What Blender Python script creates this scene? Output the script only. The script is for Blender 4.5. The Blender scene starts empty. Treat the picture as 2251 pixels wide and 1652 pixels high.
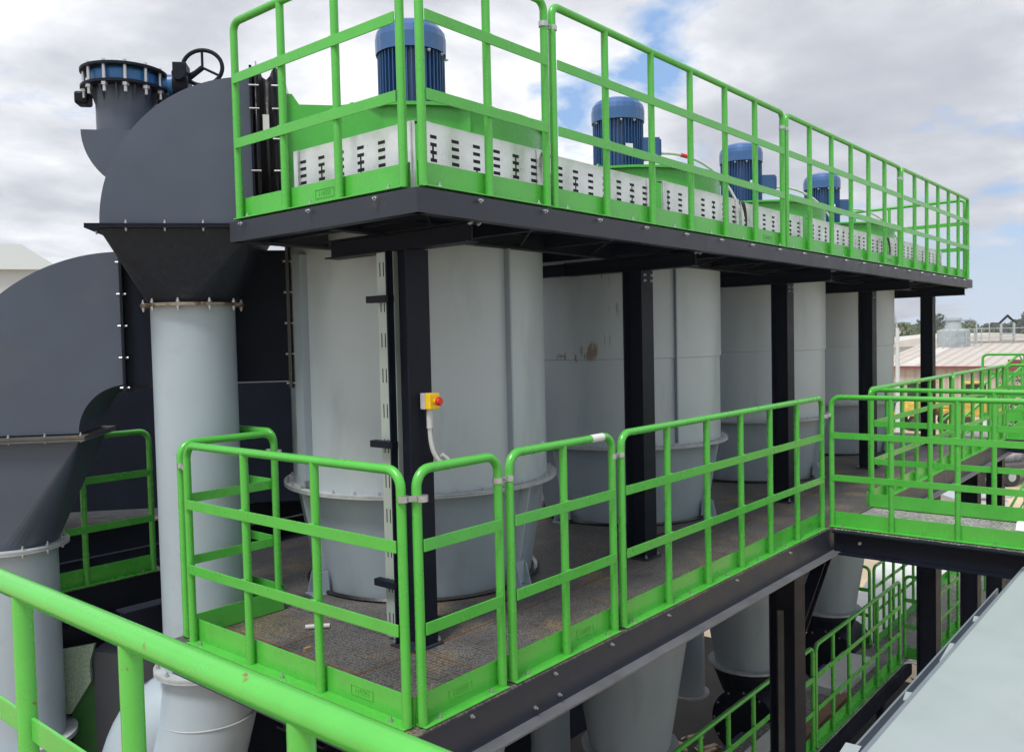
import bpy, bmesh, math, random
from mathutils import Vector, Matrix
random.seed(7)
PI=math.pi; R_=math.radians
S=bpy.context.scene; COL=S.collection
# ---------------------------------------------------------------- camera
cam=bpy.data.cameras.new("camera"); co=bpy.data.objects.new("camera",cam); COL.objects.link(co); S.camera=co
CP=Vector((-2.37,-2.579,1.603)); YAW,PIT,ROL=0.7023,-0.0412,-0.0227
F=Vector((math.cos(YAW)*math.cos(PIT),math.sin(YAW)*math.cos(PIT),math.sin(PIT)))
Rt=Vector((math.sin(YAW),-math.cos(YAW),0)); U=Rt.cross(F)
R2=Rt*math.cos(ROL)+U*math.sin(ROL); U2=-Rt*math.sin(ROL)+U*math.cos(ROL)
m=Matrix((( R2.x,U2.x,-F.x,CP.x),(R2.y,U2.y,-F.y,CP.y),(R2.z,U2.z,-F.z,CP.z),(0,0,0,1)))
co.matrix_world=m; cam.sensor_width=36; cam.lens=36*1880.466/2250; cam.clip_start=.05; cam.clip_end=6000
# ---------------------------------------------------------------- light
SUN_AZ=R_(192); SUN_EL=R_(62)            # direction towards the sun, world XY angle
sd=Vector((math.cos(SUN_AZ)*math.cos(SUN_EL),math.sin(SUN_AZ)*math.cos(SUN_EL),math.sin(SUN_EL)))
sl=bpy.data.lights.new("sun",'SUN'); sl.energy=2.4; sl.angle=R_(14); sl.color=(1,.96,.9)
so=bpy.data.objects.new("sun",sl); COL.objects.link(so); so.rotation_euler=sd.to_track_quat('Z','Y').to_euler()
S.view_settings.view_transform='Standard'; S.view_settings.look='None'; S.view_settings.exposure=0.50; S.view_settings.gamma=1
W=bpy.data.worlds.new("World"); S.world=W; W.use_nodes=True
def build_world():
    nt=W.node_tree; N=nt.nodes; L=nt.links; N.clear()
    out=N.new('ShaderNodeOutputWorld'); bg=N.new('ShaderNodeBackground'); bg.inputs[1].default_value=.113
    sky=N.new('ShaderNodeTexSky'); sky.sky_type='NISHITA'; sky.sun_disc=False
    sky.sun_elevation=SUN_EL; sky.sun_rotation=PI/2-SUN_AZ; sky.air_density=1.0; sky.dust_density=.6; sky.altitude=50
    tc=N.new('ShaderNodeTexCoord'); sep=N.new('ShaderNodeSeparateXYZ'); L.new(tc.outputs['Generated'],sep.inputs[0])
    def mth(op,a,b=None,c=None,clamp=False):
        n=N.new('ShaderNodeMath'); n.operation=op; n.use_clamp=clamp
        for i,v in enumerate((a,b,c)):
            if v is None: continue
            if isinstance(v,(int,float)): n.inputs[i].default_value=v
            else: L.new(v,n.inputs[i])
        return n.outputs[0]
    z=mth('MAXIMUM',sep.outputs[2],0.0); zz=mth('ADD',z,.22)
    cx=mth('DIVIDE',sep.outputs[0],zz); cy=mth('DIVIDE',sep.outputs[1],zz)
    cmb=N.new('ShaderNodeCombineXYZ'); L.new(cx,cmb.inputs[0]); L.new(cy,cmb.inputs[1]); L.new(mth('MULTIPLY',sep.outputs[2],2.2),cmb.inputs[2])
    def noise(scale,det,rough,off,dist=0.0):
        mp=N.new('ShaderNodeMapping'); mp.inputs['Location'].default_value=off; L.new(cmb.outputs[0],mp.inputs[0])
        n=N.new('ShaderNodeTexNoise'); n.inputs['Scale'].default_value=scale; n.inputs['Detail'].default_value=det
        n.inputs['Roughness'].default_value=rough; n.inputs['Distortion'].default_value=dist; L.new(mp.outputs[0],n.inputs[0]); return n.outputs[0]
    def ramp(v,pts):
        r=N.new('ShaderNodeValToRGB'); L.new(v,r.inputs[0]); e=r.color_ramp.elements
        e[0].position,e[0].color=pts[0][0],pts[0][1]; e[1].position,e[1].color=pts[-1][0],pts[-1][1]
        for p,c in pts[1:-1]: q=e.new(p); q.color=c
        return r.outputs[0]
    edge=noise(3.2,9,.58,(3,1,0),.3)
    def px(u,v): return (F+R2*((u-1125)/1880.466)-U2*((v-826)/1880.466)).normalized()
    gaps=[(1425,70,.055,.8),(1470,160,.040,.7),(1262,250,.045,.8),(1560,340,.04,.6),(1480,-60,.06,.8),(2190,590,.07,.5),(2240,700,.13,.9),(1730,700,.15,.8)]
    tot=None
    for u,v,rad,st in gaps:
        d=px(u,v); vm=N.new('ShaderNodeVectorMath'); vm.operation='DISTANCE'; L.new(tc.outputs['Generated'],vm.inputs[0]); vm.inputs[1].default_value=d
        k=mth('MULTIPLY',mth('SUBTRACT',1.0,mth('DIVIDE',vm.outputs['Value'],rad*1.35),None,True),st)
        tot=k if tot is None else mth('MAXIMUM',tot,k)
    gap=mth('ADD',tot,mth('MULTIPLY',mth('SUBTRACT',edge,.5),2.2))
    clear=ramp(gap,[(.22,(0,0,0,1)),(.62,(1,1,1,1))])
    big=noise(.85,5,.5,(1.3,2.2,.4)); fine=noise(3.0,8,.55,(5,2,1),.2)
    mixn=mth('ADD',mth('MULTIPLY',big,.62),mth('MULTIPLY',fine,.38))
    cc=ramp(mixn,[(.38,(3.5,3.65,4.1,1)),(.45,(4.7,4.85,5.2,1)),(.51,(6.2,6.3,6.55,1)),(.58,(8.0,8.05,8.15,1))])
    # heavier grey banks
    dk=None
    for u,v,rad,st in [(1800,140,.30,1.0),(1250,-150,.25,.6),(2100,420,.20,.7),(150,330,.22,.8),(500,120,.20,.5),(2200,200,.2,.6)]:
        d=px(u,v); vm=N.new('ShaderNodeVectorMath'); vm.operation='DISTANCE'; L.new(tc.outputs['Generated'],vm.inputs[0]); vm.inputs[1].default_value=d
        k=mth('MULTIPLY',mth('SUBTRACT',1.0,mth('DIVIDE',vm.outputs['Value'],rad),None,True),st)
        dk=k if dk is None else mth('ADD',dk,k)
    dkm=mth('ADD',mth('MULTIPLY',dk,.9),mth('MULTIPLY',mth('SUBTRACT',noise(1.9,9,.6,(2,7,3),.3),.5),4.2),None,True)
    dcol=N.new('ShaderNodeMix'); dcol.data_type='RGBA'; L.new(mth('MULTIPLY',dkm,.55),dcol.inputs[0]); L.new(cc,dcol.inputs[6]); dcol.inputs[7].default_value=(3.1,3.25,3.7,1); cc=dcol.outputs[2]
    # bluer, brighter sky in the gaps
    blue=N.new('ShaderNodeMix'); blue.data_type='RGBA'; blue.inputs[0].default_value=.65
    L.new(sky.outputs[0],blue.inputs[6]); blue.inputs[7].default_value=(1.75,3.3,6.0,1)
    horiz=N.new('ShaderNodeMix'); horiz.data_type='RGBA'
    L.new(ramp(sep.outputs[2],[(.0,(1,1,1,1)),(.13,(0,0,0,1))]),horiz.inputs[0]); L.new(blue.outputs[2],horiz.inputs[6]); horiz.inputs[7].default_value=(5.2,6.1,7.2,1)
    mx=N.new('ShaderNodeMix'); mx.data_type='RGBA'; L.new(clear,mx.inputs[0]); L.new(cc,mx.inputs[6]); L.new(horiz.outputs[2],mx.inputs[7])
    L.new(mx.outputs[2],bg.inputs[0]); L.new(bg.outputs[0],out.inputs[0])
build_world()
# ---------------------------------------------------------------- materials
M={}
def mat(name,col,rough=.5,metal=0.0,var=.12,scale=6.0,rust=0.0,rustcol=(.18,.07,.02),stretch=1.0,bump=0.0,dirt=None,spec=.5,rscale=9.0,wavy=0.0):
    m=bpy.data.materials.new(name); m.use_nodes=True; nt=m.node_tree; N=nt.nodes; L=nt.links; b=N['Principled BSDF']
    b.inputs['Metallic'].default_value=metal; b.inputs['Specular IOR Level'].default_value=spec
    tc=N.new('ShaderNodeTexCoord'); mp=N.new('ShaderNodeMapping'); mp.inputs['Scale'].default_value=(1,1,1/stretch); L.new(tc.outputs['Object'],mp.inputs[0])
    n=N.new('ShaderNodeTexNoise'); n.inputs['Scale'].default_value=scale; n.inputs['Detail'].default_value=6; n.inputs['Roughness'].default_value=.6; L.new(mp.outputs[0],n.inputs[0])
    r=N.new('ShaderNodeValToRGB'); L.new(n.outputs[0],r.inputs[0]); e=r.color_ramp.elements
    e[0].position=.3; e[1].position=.7
    e[0].color=tuple(c*(1-var) for c in col)+(1,); e[1].color=tuple(min(1,c*(1+var)) for c in col)+(1,)
    cur=r.outputs[0]
    def over(cur,color,lo,hi,sc,stre,off):
        mp2=N.new('ShaderNodeMapping'); mp2.inputs['Scale'].default_value=(1,1,1/stre); mp2.inputs['Location'].default_value=(off,off,off); L.new(tc.outputs['Object'],mp2.inputs[0])
        n2=N.new('ShaderNodeTexNoise'); n2.inputs['Scale'].default_value=sc; n2.inputs['Detail'].default_value=7; n2.inputs['Roughness'].default_value=.65; L.new(mp2.outputs[0],n2.inputs[0])
        r2=N.new('ShaderNodeValToRGB'); r2.color_ramp.elements[0].position=lo; r2.color_ramp.elements[1].position=hi; L.new(n2.outputs[0],r2.inputs[0])
        mx=N.new('ShaderNodeMix'); mx.data_type='RGBA'; L.new(r2.outputs[0],mx.inputs[0]); L.new(cur,mx.inputs[6]); mx.inputs[7].default_value=color+(1,); return mx.outputs[2]
    if dirt: cur=over(cur,dirt[0],dirt[1],dirt[1]+.18,dirt[2],stretch,4.0)
    if rust: cur=over(cur,rustcol,.80-rust,.84-rust,rscale,max(1,stretch*.6),11.0)
    L.new(cur,b.inputs['Base Color'])
    rr=N.new('ShaderNodeMapRange'); L.new(n.outputs[0],rr.inputs[0]); rr.inputs[1].default_value=.25; rr.inputs[2].default_value=.75
    rr.inputs[3].default_value=max(.04,rough-.08); rr.inputs[4].default_value=min(1,rough+.1); L.new(rr.outputs[0],b.inputs['Roughness'])
    if bump:
        nb=N.new('ShaderNodeTexNoise'); nb.inputs['Scale'].default_value=scale*5; L.new(tc.outputs['Object'],nb.inputs[0])
        bp=N.new('ShaderNodeBump'); bp.inputs['Strength'].default_value=bump; bp.inputs['Distance'].default_value=.004; L.new(nb.outputs[0],bp.inputs['Height']); L.new(bp.outputs[0],b.inputs['Normal'])
        if wavy:
            nw=N.new('ShaderNodeTexNoise'); nw.inputs['Scale'].default_value=2.2; nw.inputs['Detail'].default_value=1; L.new(tc.outputs['Object'],nw.inputs[0])
            bw=N.new('ShaderNodeBump'); bw.inputs['Strength'].default_value=wavy; bw.inputs['Distance'].default_value=.03; L.new(nw.outputs[0],bw.inputs['Height']); L.new(bw.outputs[0],bp.inputs['Normal'])
    M[name]=m; return m
mat('green_paint',(.072,.41,.050),.27,spec=.6,var=.08,scale=5,rust=.05,bump=.04,dirt=((.12,.37,.09),.66,3.5))
mat('green_housing',(.07,.42,.058),.26,var=.10,scale=3,bump=.02,wavy=.4)
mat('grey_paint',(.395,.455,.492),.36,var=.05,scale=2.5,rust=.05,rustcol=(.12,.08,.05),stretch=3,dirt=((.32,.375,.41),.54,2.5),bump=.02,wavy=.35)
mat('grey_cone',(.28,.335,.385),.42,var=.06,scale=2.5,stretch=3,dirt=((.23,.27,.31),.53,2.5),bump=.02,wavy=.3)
mat('pipe_paint',(.325,.395,.455),.38,var=.04,scale=2,rust=.055,rustcol=(.14,.09,.05),dirt=((.285,.34,.37),.58,3.0),bump=.02)
mat('duct_dark',(.052,.070,.105),.40,var=.12,scale=1.2,bump=.05,wavy=.5,dirt=((.060,.077,.106),.58,2.0))
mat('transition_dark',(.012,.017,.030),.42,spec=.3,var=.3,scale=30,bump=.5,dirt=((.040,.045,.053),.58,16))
mat('black_steel',(.006,.008,.017),.5,spec=.16,var=.25,scale=8,bump=.10,dirt=((.03,.032,.038),.68,6),rust=.0)
mat('dark_beam',(.022,.027,.043),.45,spec=.4,var=.15,scale=5,bump=.08,dirt=((.07,.06,.055),.64,5),rust=.06,rustcol=(.11,.06,.035))
mat('flange_dirty',(.36,.39,.41),.6,var=.15,scale=14,rust=.13,rustcol=(.12,.08,.05),rscale=22)
mat('flange_rusty',(.30,.26,.20),.65,var=.3,scale=14,rust=.3,rustcol=(.10,.06,.03))
mat('zinc_bolt',(.48,.49,.52),.36,metal=.9,var=.1,scale=40)
mat('galvanised',(.68,.71,.74),.30,metal=.45,var=.12,bump=.02,wavy=1.0,scale=9,dirt=((.52,.56,.56),.60,4))
mat('tray_pale',(.36,.42,.40),.42,metal=.3,var=.08,scale=6)
mat('slot_shade',(.004,.004,.006),.8,var=.1)  # black faces paint the dark tray interior behind the slots
mat('motor_blue',(.020,.070,.21),.35,var=.10,scale=5)
mat('motor_cowl',(.035,.105,.28),.30,var=.12,scale=4)
mat('valve_blue',(.02,.14,.38),.32,var=.25,scale=18,bump=.4)
mat('rubber',(.012,.012,.015),.33,var=.3,scale=20,bump=.2)
mat('conduit_white',(.50,.51,.52),.45,var=.08,scale=20)
mat('yellow_plastic',(.85,.55,.01),.35,var=.03)
mat('red_plastic',(.62,.015,.012),.3,var=.03)
mat('grey_plastic',(.50,.50,.52),.4,var=.03)
mat('cover_paint',(.31,.36,.375),.36,var=.03,scale=1.5,dirt=((.275,.32,.33),.52,2.5),bump=.02,wavy=.5)
mat('cover_edge',(.16,.19,.23),.5,var=.1)
mat('white_plate',(.66,.67,.67),.5,var=.08,scale=4)
mat('mesh_green',(.20,.27,.20),.8,var=.35,scale=60,bump=.5)
mat('flange_highlight',(.11,.115,.13),.4,var=.2,scale=6,rust=.08)  # lighter than its beam: the flange's highlight is put into the colour
mat('dull_steel',(.07,.07,.07),.6,var=.3,scale=8,rust=.2,rustcol=(.13,.09,.06))
mat('sand',(.50,.40,.27),.95,var=.18,scale=.6,dirt=((.34,.29,.22),.52,.25),bump=.3)
mat('shaded_concrete',(.018,.017,.017),.9,var=.2,scale=2,dirt=((.03,.026,.022),.58,1.5),spec=.1)  # near-black: deep shade under the plant put into the ground colour
mat('debris',(.14,.105,.075),.95,var=.5,scale=22,bump=.8)
mat('wood',(.30,.19,.11),.7,var=.25,scale=12)
mat('machine_yellow',(.60,.42,.07),.5,var=.3,scale=3,dirt=((.2,.15,.08),.56,3))
mat('wall_tan',(.50,.43,.36),.8,var=.06,scale=2)
mat('wall_white',(.54,.57,.58),.7,var=.03,scale=.5)
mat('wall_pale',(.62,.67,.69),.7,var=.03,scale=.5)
mat('hopper_dark',(.030,.036,.048),.45,var=.15)
mat('fascia_red',(.20,.045,.045),.6,var=.2,scale=3)
mat('roof_pale',(.55,.53,.50),.8,var=.10,scale=.5)
mat('tank_grey',(.36,.41,.43),.5,var=.1,scale=1)
mat('bark',(.08,.06,.045),.9,var=.3)
mat('gear_blue',(.10,.14,.20),.4,var=.15)
mat('glass_dark',(.02,.025,.03),.1,var=.1)
mat('tyre',(.02,.02,.02),.8,var=.2)
mat('wrap_silver',(.55,.56,.60),.25,metal=.3,var=.25,scale=3,bump=.8)
mat('hill_haze',(.13,.18,.26),1,var=.1,scale=.01)  # blue of the distant haze put into the hill colour
for i,c in enumerate([(.085,.115,.05),(.13,.165,.06),(.06,.085,.05)]): mat('leaf%d'%i,c,.7,var=.35,scale=.8)
def ribbed(name,col,col2,period,axis=0,rough=.8):
    m=mat(name,col,rough,var=.10,scale=.6); nt=m.node_tree; N=nt.nodes; L=nt.links; b=N['Principled BSDF']
    tc=N.new('ShaderNodeTexCoord'); w=N.new('ShaderNodeTexWave'); w.inputs['Scale'].default_value=2*PI/20/period*1.0; w.bands_direction='XYZ'[axis]
    L.new(tc.outputs['Object'],w.inputs[0]); r=N.new('ShaderNodeValToRGB'); r.color_ramp.elements[0].position=.0; r.color_ramp.elements[1].position=.35; L.new(w.outputs[0],r.inputs[0])
    src=b.inputs['Base Color'].links[0].from_socket; mx=N.new('ShaderNodeMix'); mx.data_type='RGBA'; L.new(r.outputs[0],mx.inputs[0]); mx.inputs[6].default_value=col2+(1,); L.new(src,mx.inputs[7]); L.new(mx.outputs[2],b.inputs['Base Color'])
    bp=N.new('ShaderNodeBump'); bp.inputs['Distance'].default_value=.03; L.new(w.outputs[0],bp.inputs['Height']); L.new(bp.outputs[0],b.inputs['Normal']); return m
ribbed('roof_beige',(.48,.44,.40),(.36,.33,.30),.9,0)
def deckmat(name,base,tan):
    m=mat(name,base,.62,var=.25,scale=3,dirt=((tan[0],tan[1],tan[2]),.50,2.2)); nt=m.node_tree; N=nt.nodes; L=nt.links; b=N['Principled BSDF']
    tc=N.new('ShaderNodeTexCoord')
    n=N.new('ShaderNodeTexVoronoi'); n.inputs['Scale'].default_value=38; n.inputs['Randomness'].default_value=.35; L.new(tc.outputs['Object'],n.inputs[0])
    r=N.new('ShaderNodeValToRGB'); r.color_ramp.elements[0].position=.10; r.color_ramp.elements[0].color=(.12,.12,.14,1); r.color_ramp.elements[1].position=.34; r.color_ramp.elements[1].color=(2.4,2.4,2.35,1)
    e=r.color_ramp.elements.new(.62); e.color=(.62,.62,.66,1); L.new(n.outputs['Distance'],r.inputs[0])
    src=b.inputs['Base Color'].links[0].from_socket; mx=N.new('ShaderNodeMix'); mx.data_type='RGBA'; mx.blend_type='MULTIPLY'; mx.inputs[0].default_value=.85; L.new(src,mx.inputs[6]); L.new(r.outputs[0],mx.inputs[7])
    # fine grit
    g=N.new('ShaderNodeTexNoise'); g.inputs['Scale'].default_value=160; g.inputs['Detail'].default_value=2; L.new(tc.outputs['Object'],g.inputs[0])
    gr=N.new('ShaderNodeValToRGB'); gr.color_ramp.elements[0].position=.35; gr.color_ramp.elements[0].color=(.45,.45,.45,1); gr.color_ramp.elements[1].position=.68; gr.color_ramp.elements[1].color=(1.7,1.6,1.45,1); L.new(g.outputs[0],gr.inputs[0])
    m2=N.new('ShaderNodeMix'); m2.data_type='RGBA'; m2.blend_type='MULTIPLY'; m2.inputs[0].default_value=.8; L.new(mx.outputs[2],m2.inputs[6]); L.new(gr.outputs[0],m2.inputs[7]); L.new(m2.outputs[2],b.inputs['Base Color'])
    bp=N.new('ShaderNodeBump'); bp.inputs['Distance'].default_value=.003; bp.inputs['Strength'].default_value=.6; L.new(n.outputs['Distance'],bp.inputs['Height']); L.new(bp.outputs[0],b.inputs['Normal']); return m
deckmat('chequer_plate',(.056,.056,.060),(.115,.092,.062))
deckmat('walkway_plate',(.20,.20,.215),(.24,.225,.20))
def rusty():
    m=mat('grey_rusty',(.395,.455,.492),.36,var=.05,scale=2.5,rust=.04,rustcol=(.12,.08,.05),stretch=3,dirt=((.32,.375,.41),.54,2.5),bump=.02,wavy=.35)
    nt=m.node_tree; N=nt.nodes; L=nt.links; b=N['Principled BSDF']; tc=N.new('ShaderNodeTexCoord'); tot=None
    def nz(sc,stz,lo,hi,off):
        mp=N.new('ShaderNodeMapping'); mp.inputs['Scale'].default_value=(1,1,stz); mp.inputs['Location'].default_value=off; L.new(tc.outputs['Object'],mp.inputs[0])
        n=N.new('ShaderNodeTexNoise'); n.inputs['Scale'].default_value=sc; n.inputs['Detail'].default_value=5; L.new(mp.outputs[0],n.inputs[0])
        r=N.new('ShaderNodeMapRange'); r.inputs[1].default_value=lo; r.inputs[2].default_value=hi; L.new(n.outputs[0],r.inputs[0]); return r.outputs[0]
    def win(c,rad):
        vs=N.new('ShaderNodeVectorMath'); vs.operation='SUBTRACT'; vs.inputs[1].default_value=c; L.new(tc.outputs['Object'],vs.inputs[0])
        vd=N.new('ShaderNodeVectorMath'); vd.operation='DIVIDE'; vd.inputs[1].default_value=rad; L.new(vs.outputs[0],vd.inputs[0])
        ln=N.new('ShaderNodeVectorMath'); ln.operation='LENGTH'; L.new(vd.outputs[0],ln.inputs[0])
        r=N.new('ShaderNodeMapRange'); r.inputs[1].default_value=1.0; r.inputs[2].default_value=.6; L.new(ln.outputs['Value'],r.inputs[0]); return r.outputs[0]
    def mul(a,c):
        x=N.new('ShaderNodeMath'); x.operation='MULTIPLY'; L.new(a,x.inputs[0]); L.new(c,x.inputs[1]); return x.outputs[0]
    parts=[mul(win((-.84,-.22,1.50),(.2,.10,.10)),nz(24,.16,.53,.57,(0,0,0))),mul(win((-.86,-.05,1.45),(.2,.20,.06)),nz(30,.6,.52,.58,(2,0,0))),mul(win((-.80,-.36,1.9),(.2,.12,.40)),nz(40,.07,.60,.63,(1,3,0)))]
    tot=parts[0]
    for q in parts[1:]:
        x=N.new('ShaderNodeMath'); x.operation='MAXIMUM'; L.new(tot,x.inputs[0]); L.new(q,x.inputs[1]); tot=x.outputs[0]
    src=b.inputs['Base Color'].links[0].from_socket; mx=N.new('ShaderNodeMix'); mx.data_type='RGBA'; L.new(tot,mx.inputs[0]); L.new(src,mx.inputs[6]); mx.inputs[7].default_value=(.24,.18,.14,1); L.new(mx.outputs[2],b.inputs['Base Color'])
rusty()
# ---------------------------------------------------------------- mesh tools
class MB:
    def __init__(s): s.v=[]; s.f=[]; s.mi=[]; s.sm=[]
    def add(s,vs,fs,mi=0,smooth=False):
        o=len(s.v); s.v+= [tuple(v) for v in vs]; s.f+=[tuple(i+o for i in f) for f in fs]; s.mi+=[mi]*len(fs); s.sm+=[smooth]*len(fs); return s
    def box(s,x0,x1,y0,y1,z0,z1,mi=0,T=None):
        vs=[Vector(p) for p in ((x0,y0,z0),(x1,y0,z0),(x1,y1,z0),(x0,y1,z0),(x0,y0,z1),(x1,y0,z1),(x1,y1,z1),(x0,y1,z1))]
        if T: vs=[T@v for v in vs]
        return s.add(vs,[(0,3,2,1),(4,5,6,7),(0,1,5,4),(1,2,6,5),(2,3,7,6),(3,0,4,7)],mi)
    def tube(s,pts,r,n=14,mi=0,caps=True,T=None):
        pts=[Vector(p) for p in pts]; k=len(pts); rs=r if isinstance(r,(list,tuple)) else [r]*k
        d0=(pts[1]-pts[0]).normalized(); up=Vector((0,0,1)) if abs(d0.z)<.9 else Vector((1,0,0))
        a=d0.cross(up).normalized(); vs=[]
        for i,p in enumerate(pts):
            t=(pts[min(i+1,k-1)]-pts[max(i-1,0)]).normalized(); a=(a-t*a.dot(t)).normalized(); b=t.cross(a)
            for j in range(n):
                q=2*PI*j/n; vs.append(p+a*(math.cos(q)*rs[i])+b*(math.sin(q)*rs[i]))
        if T: vs=[T@v for v in vs]
        fs=[(i*n+j,i*n+(j+1)%n,(i+1)*n+(j+1)%n,(i+1)*n+j) for i in range(k-1) for j in range(n)]
        s.add(vs,fs,mi,True)
        if caps:
            s.add([vs[j] for j in range(n)],[tuple(range(n-1,-1,-1))],mi); s.add([vs[(k-1)*n+j] for j in range(n)],[tuple(range(n))],mi)
        return s
    def lathe(s,prof,c=(0,0),n=64,mi=0,smooth=True,T=None):
        # prof: (r,z) list, sharp edges between segments
        for (r0,z0),(r1,z1) in zip(prof[:-1],prof[1:]):
            vs=[]; 
            for r,z in ((r0,z0),(r1,z1)):
                for j in range(n): q=2*PI*j/n; vs.append(Vector((c[0]+r*math.cos(q),c[1]+r*math.sin(q),z)))
            if T: vs=[T@v for v in vs]
            s.add(vs,[(j,(j+1)%n,n+(j+1)%n,n+j) for j in range(n)],mi,smooth)
        return s
    def prism(s,poly,h,T=None,mi=0,smooth_sides=False):
        # poly in local XZ plane, extruded along local Y over h=(y0,y1)
        n=len(poly); vs=[Vector((p[0],h[0],p[1])) for p in poly]+[Vector((p[0],h[1],p[1])) for p in poly]
        if T: vs=[T@v for v in vs]
        s.add(vs,[tuple(range(n)),tuple(range(2*n-1,n-1,-1))],mi)
        s.add(vs,[(i,n+i,n+(i+1)%n,(i+1)%n) for i in range(n)],mi,smooth_sides); return s
    def build(s,name,mats,parent=None,bevel=0,loc=None):
        me=bpy.data.meshes.new(name); me.from_pydata(s.v,[],s.f)
        if not isinstance(mats,(list,tuple)): mats=[mats]
        for q in mats: me.materials.append(M[q])
        me.polygons.foreach_set('material_index',s.mi); me.polygons.foreach_set('use_smooth',s.sm)
        bm=bmesh.new(); bm.from_mesh(me); bmesh.ops.recalc_face_normals(bm,faces=bm.faces); bm.to_mesh(me); bm.free(); me.update()
        o=bpy.data.objects.new(name,me); COL.objects.link(o)
        if parent: o.parent=parent
        if loc: o.location=loc
        if bevel:
            b=o.modifiers.new('bevel','BEVEL'); b.width=bevel; b.segments=2; b.limit_method='ANGLE'; b.angle_limit=R_(50)
        return o
def tag(o,label,cat,group=None,kind=None):
    if label: o['label']=label
    if cat: o['category']=cat
    if group: o['group']=group
    if kind: o['kind']=kind
    return o
def thing(name,label,cat,loc=(0,0,0),rz=0,group=None):
    o=bpy.data.objects.new(name,None); COL.objects.link(o); o.location=loc; o.rotation_euler=(0,0,rz); o.empty_display_size=.2
    return tag(o,label,cat,group)
def inst(o,parent,loc,rz=0):
    c=o.copy(); COL.objects.link(c); c.parent=parent; c.location=loc; c.rotation_euler=(0,0,rz); return c
def copytree(o,parent=None):
    c=o.copy(); COL.objects.link(c)
    if parent: c.parent=parent
    for ch in list(o.children): copytree(ch,c)
    return c
def px(u,v): return (F+R2*((u-1125)/1880.466)-U2*((v-826)/1880.466))
def structure(name,mb,mt,**k):
    o=mb.build(name,mt,**k); o['kind']='structure'; return o
def arc(cx,cy,r,a0,a1,n):
    return [(cx+r*math.cos(R_(a0+(a1-a0)*i/n)),cy+r*math.sin(R_(a0+(a1-a0)*i/n))) for i in range(n+1)]
def hexbolt(mb,T,r=.009,h=.008,mi=0):
    if isinstance(mb,BQ): mb.items.append(('b',T,r)); return
    vs=[T@Vector((r*math.cos(i*PI/3),r*math.sin(i*PI/3),z)) for z in (0,h) for i in range(6)]
    mb.add(vs,[tuple(range(5,-1,-1)),tuple(range(6,12))]+[(i,(i+1)%6,6+(i+1)%6,6+i) for i in range(6)],mi)
    mb.tube([T@Vector((0,0,-.004)),T@Vector((0,0,h+.012))],r*.55,8,mi)
UNIT={}
class BQ:
    def __init__(s): s.items=[]
    def tube(s,pts,r,n=10,mi=0,**k): s.items.append(('t',pts,r,n)); return s
    def build(s,name,mt,parent=None,**k):
        for it in s.items:
            if it[0]=='b':
                if 'b' not in UNIT:
                    mb=MB(); hexbolt(mb,Matrix.Identity(4),.0105,.009); o=mb.build('bolt','zinc_bolt'); COL.objects.unlink(o); UNIT['b']=o
                o=UNIT['b'].copy(); o.name=name; COL.objects.link(o); o.parent=parent; k_=it[2]/.0105; o.matrix_local=it[1]@Matrix.Diagonal((k_,k_,k_,1)); 
            else: o=MB().tube(it[1],it[2],it[3]).build(name,mt,parent)
# ---------------------------------------------------------------- setting
g=MB(); nG=60
g.add([(-400,-280,-5.2),(880,-280,-5.2),(880,740,-5.2),(-400,740,-5.2)],[(0,1,2,3)]); structure('ground',g,'sand')
# hills far away
def ridge(name,dist,a0,a1,h0,seed,mt,base=-5.2,n=80):
    rr=random.Random(seed); ph=[rr.random()*6 for _ in range(5)]; mb=MB(); vs=[]
    for i in range(n+1):
        a=R_(a0+(a1-a0)*i/n); h=h0*(.55+.25*math.sin(i*.11+ph[0])+.15*math.sin(i*.31+ph[1])+.05*math.sin(i*.9+ph[2]))
        for d,z in ((dist,base),(dist*1.15,base+h),(dist*1.5,base)):
            vs.append((CP.x+d*math.cos(a),CP.y+d*math.sin(a),z))
    fs=[]
    for i in range(n):
        for k in range(2): fs.append((i*3+k,(i+1)*3+k,(i+1)*3+k+1,i*3+k+1))
    mb.add(vs,fs,0,True); return structure(name,mb,mt)
ridge('hills',600,-12,45,15,3,'hill_haze')
# concrete slab under the plant, near-black in place of shade
g=MB(); g.box(-6,15,-4.5,16,-5.3,-5.19); structure('shaded_yard',g,'shaded_concrete')
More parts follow.
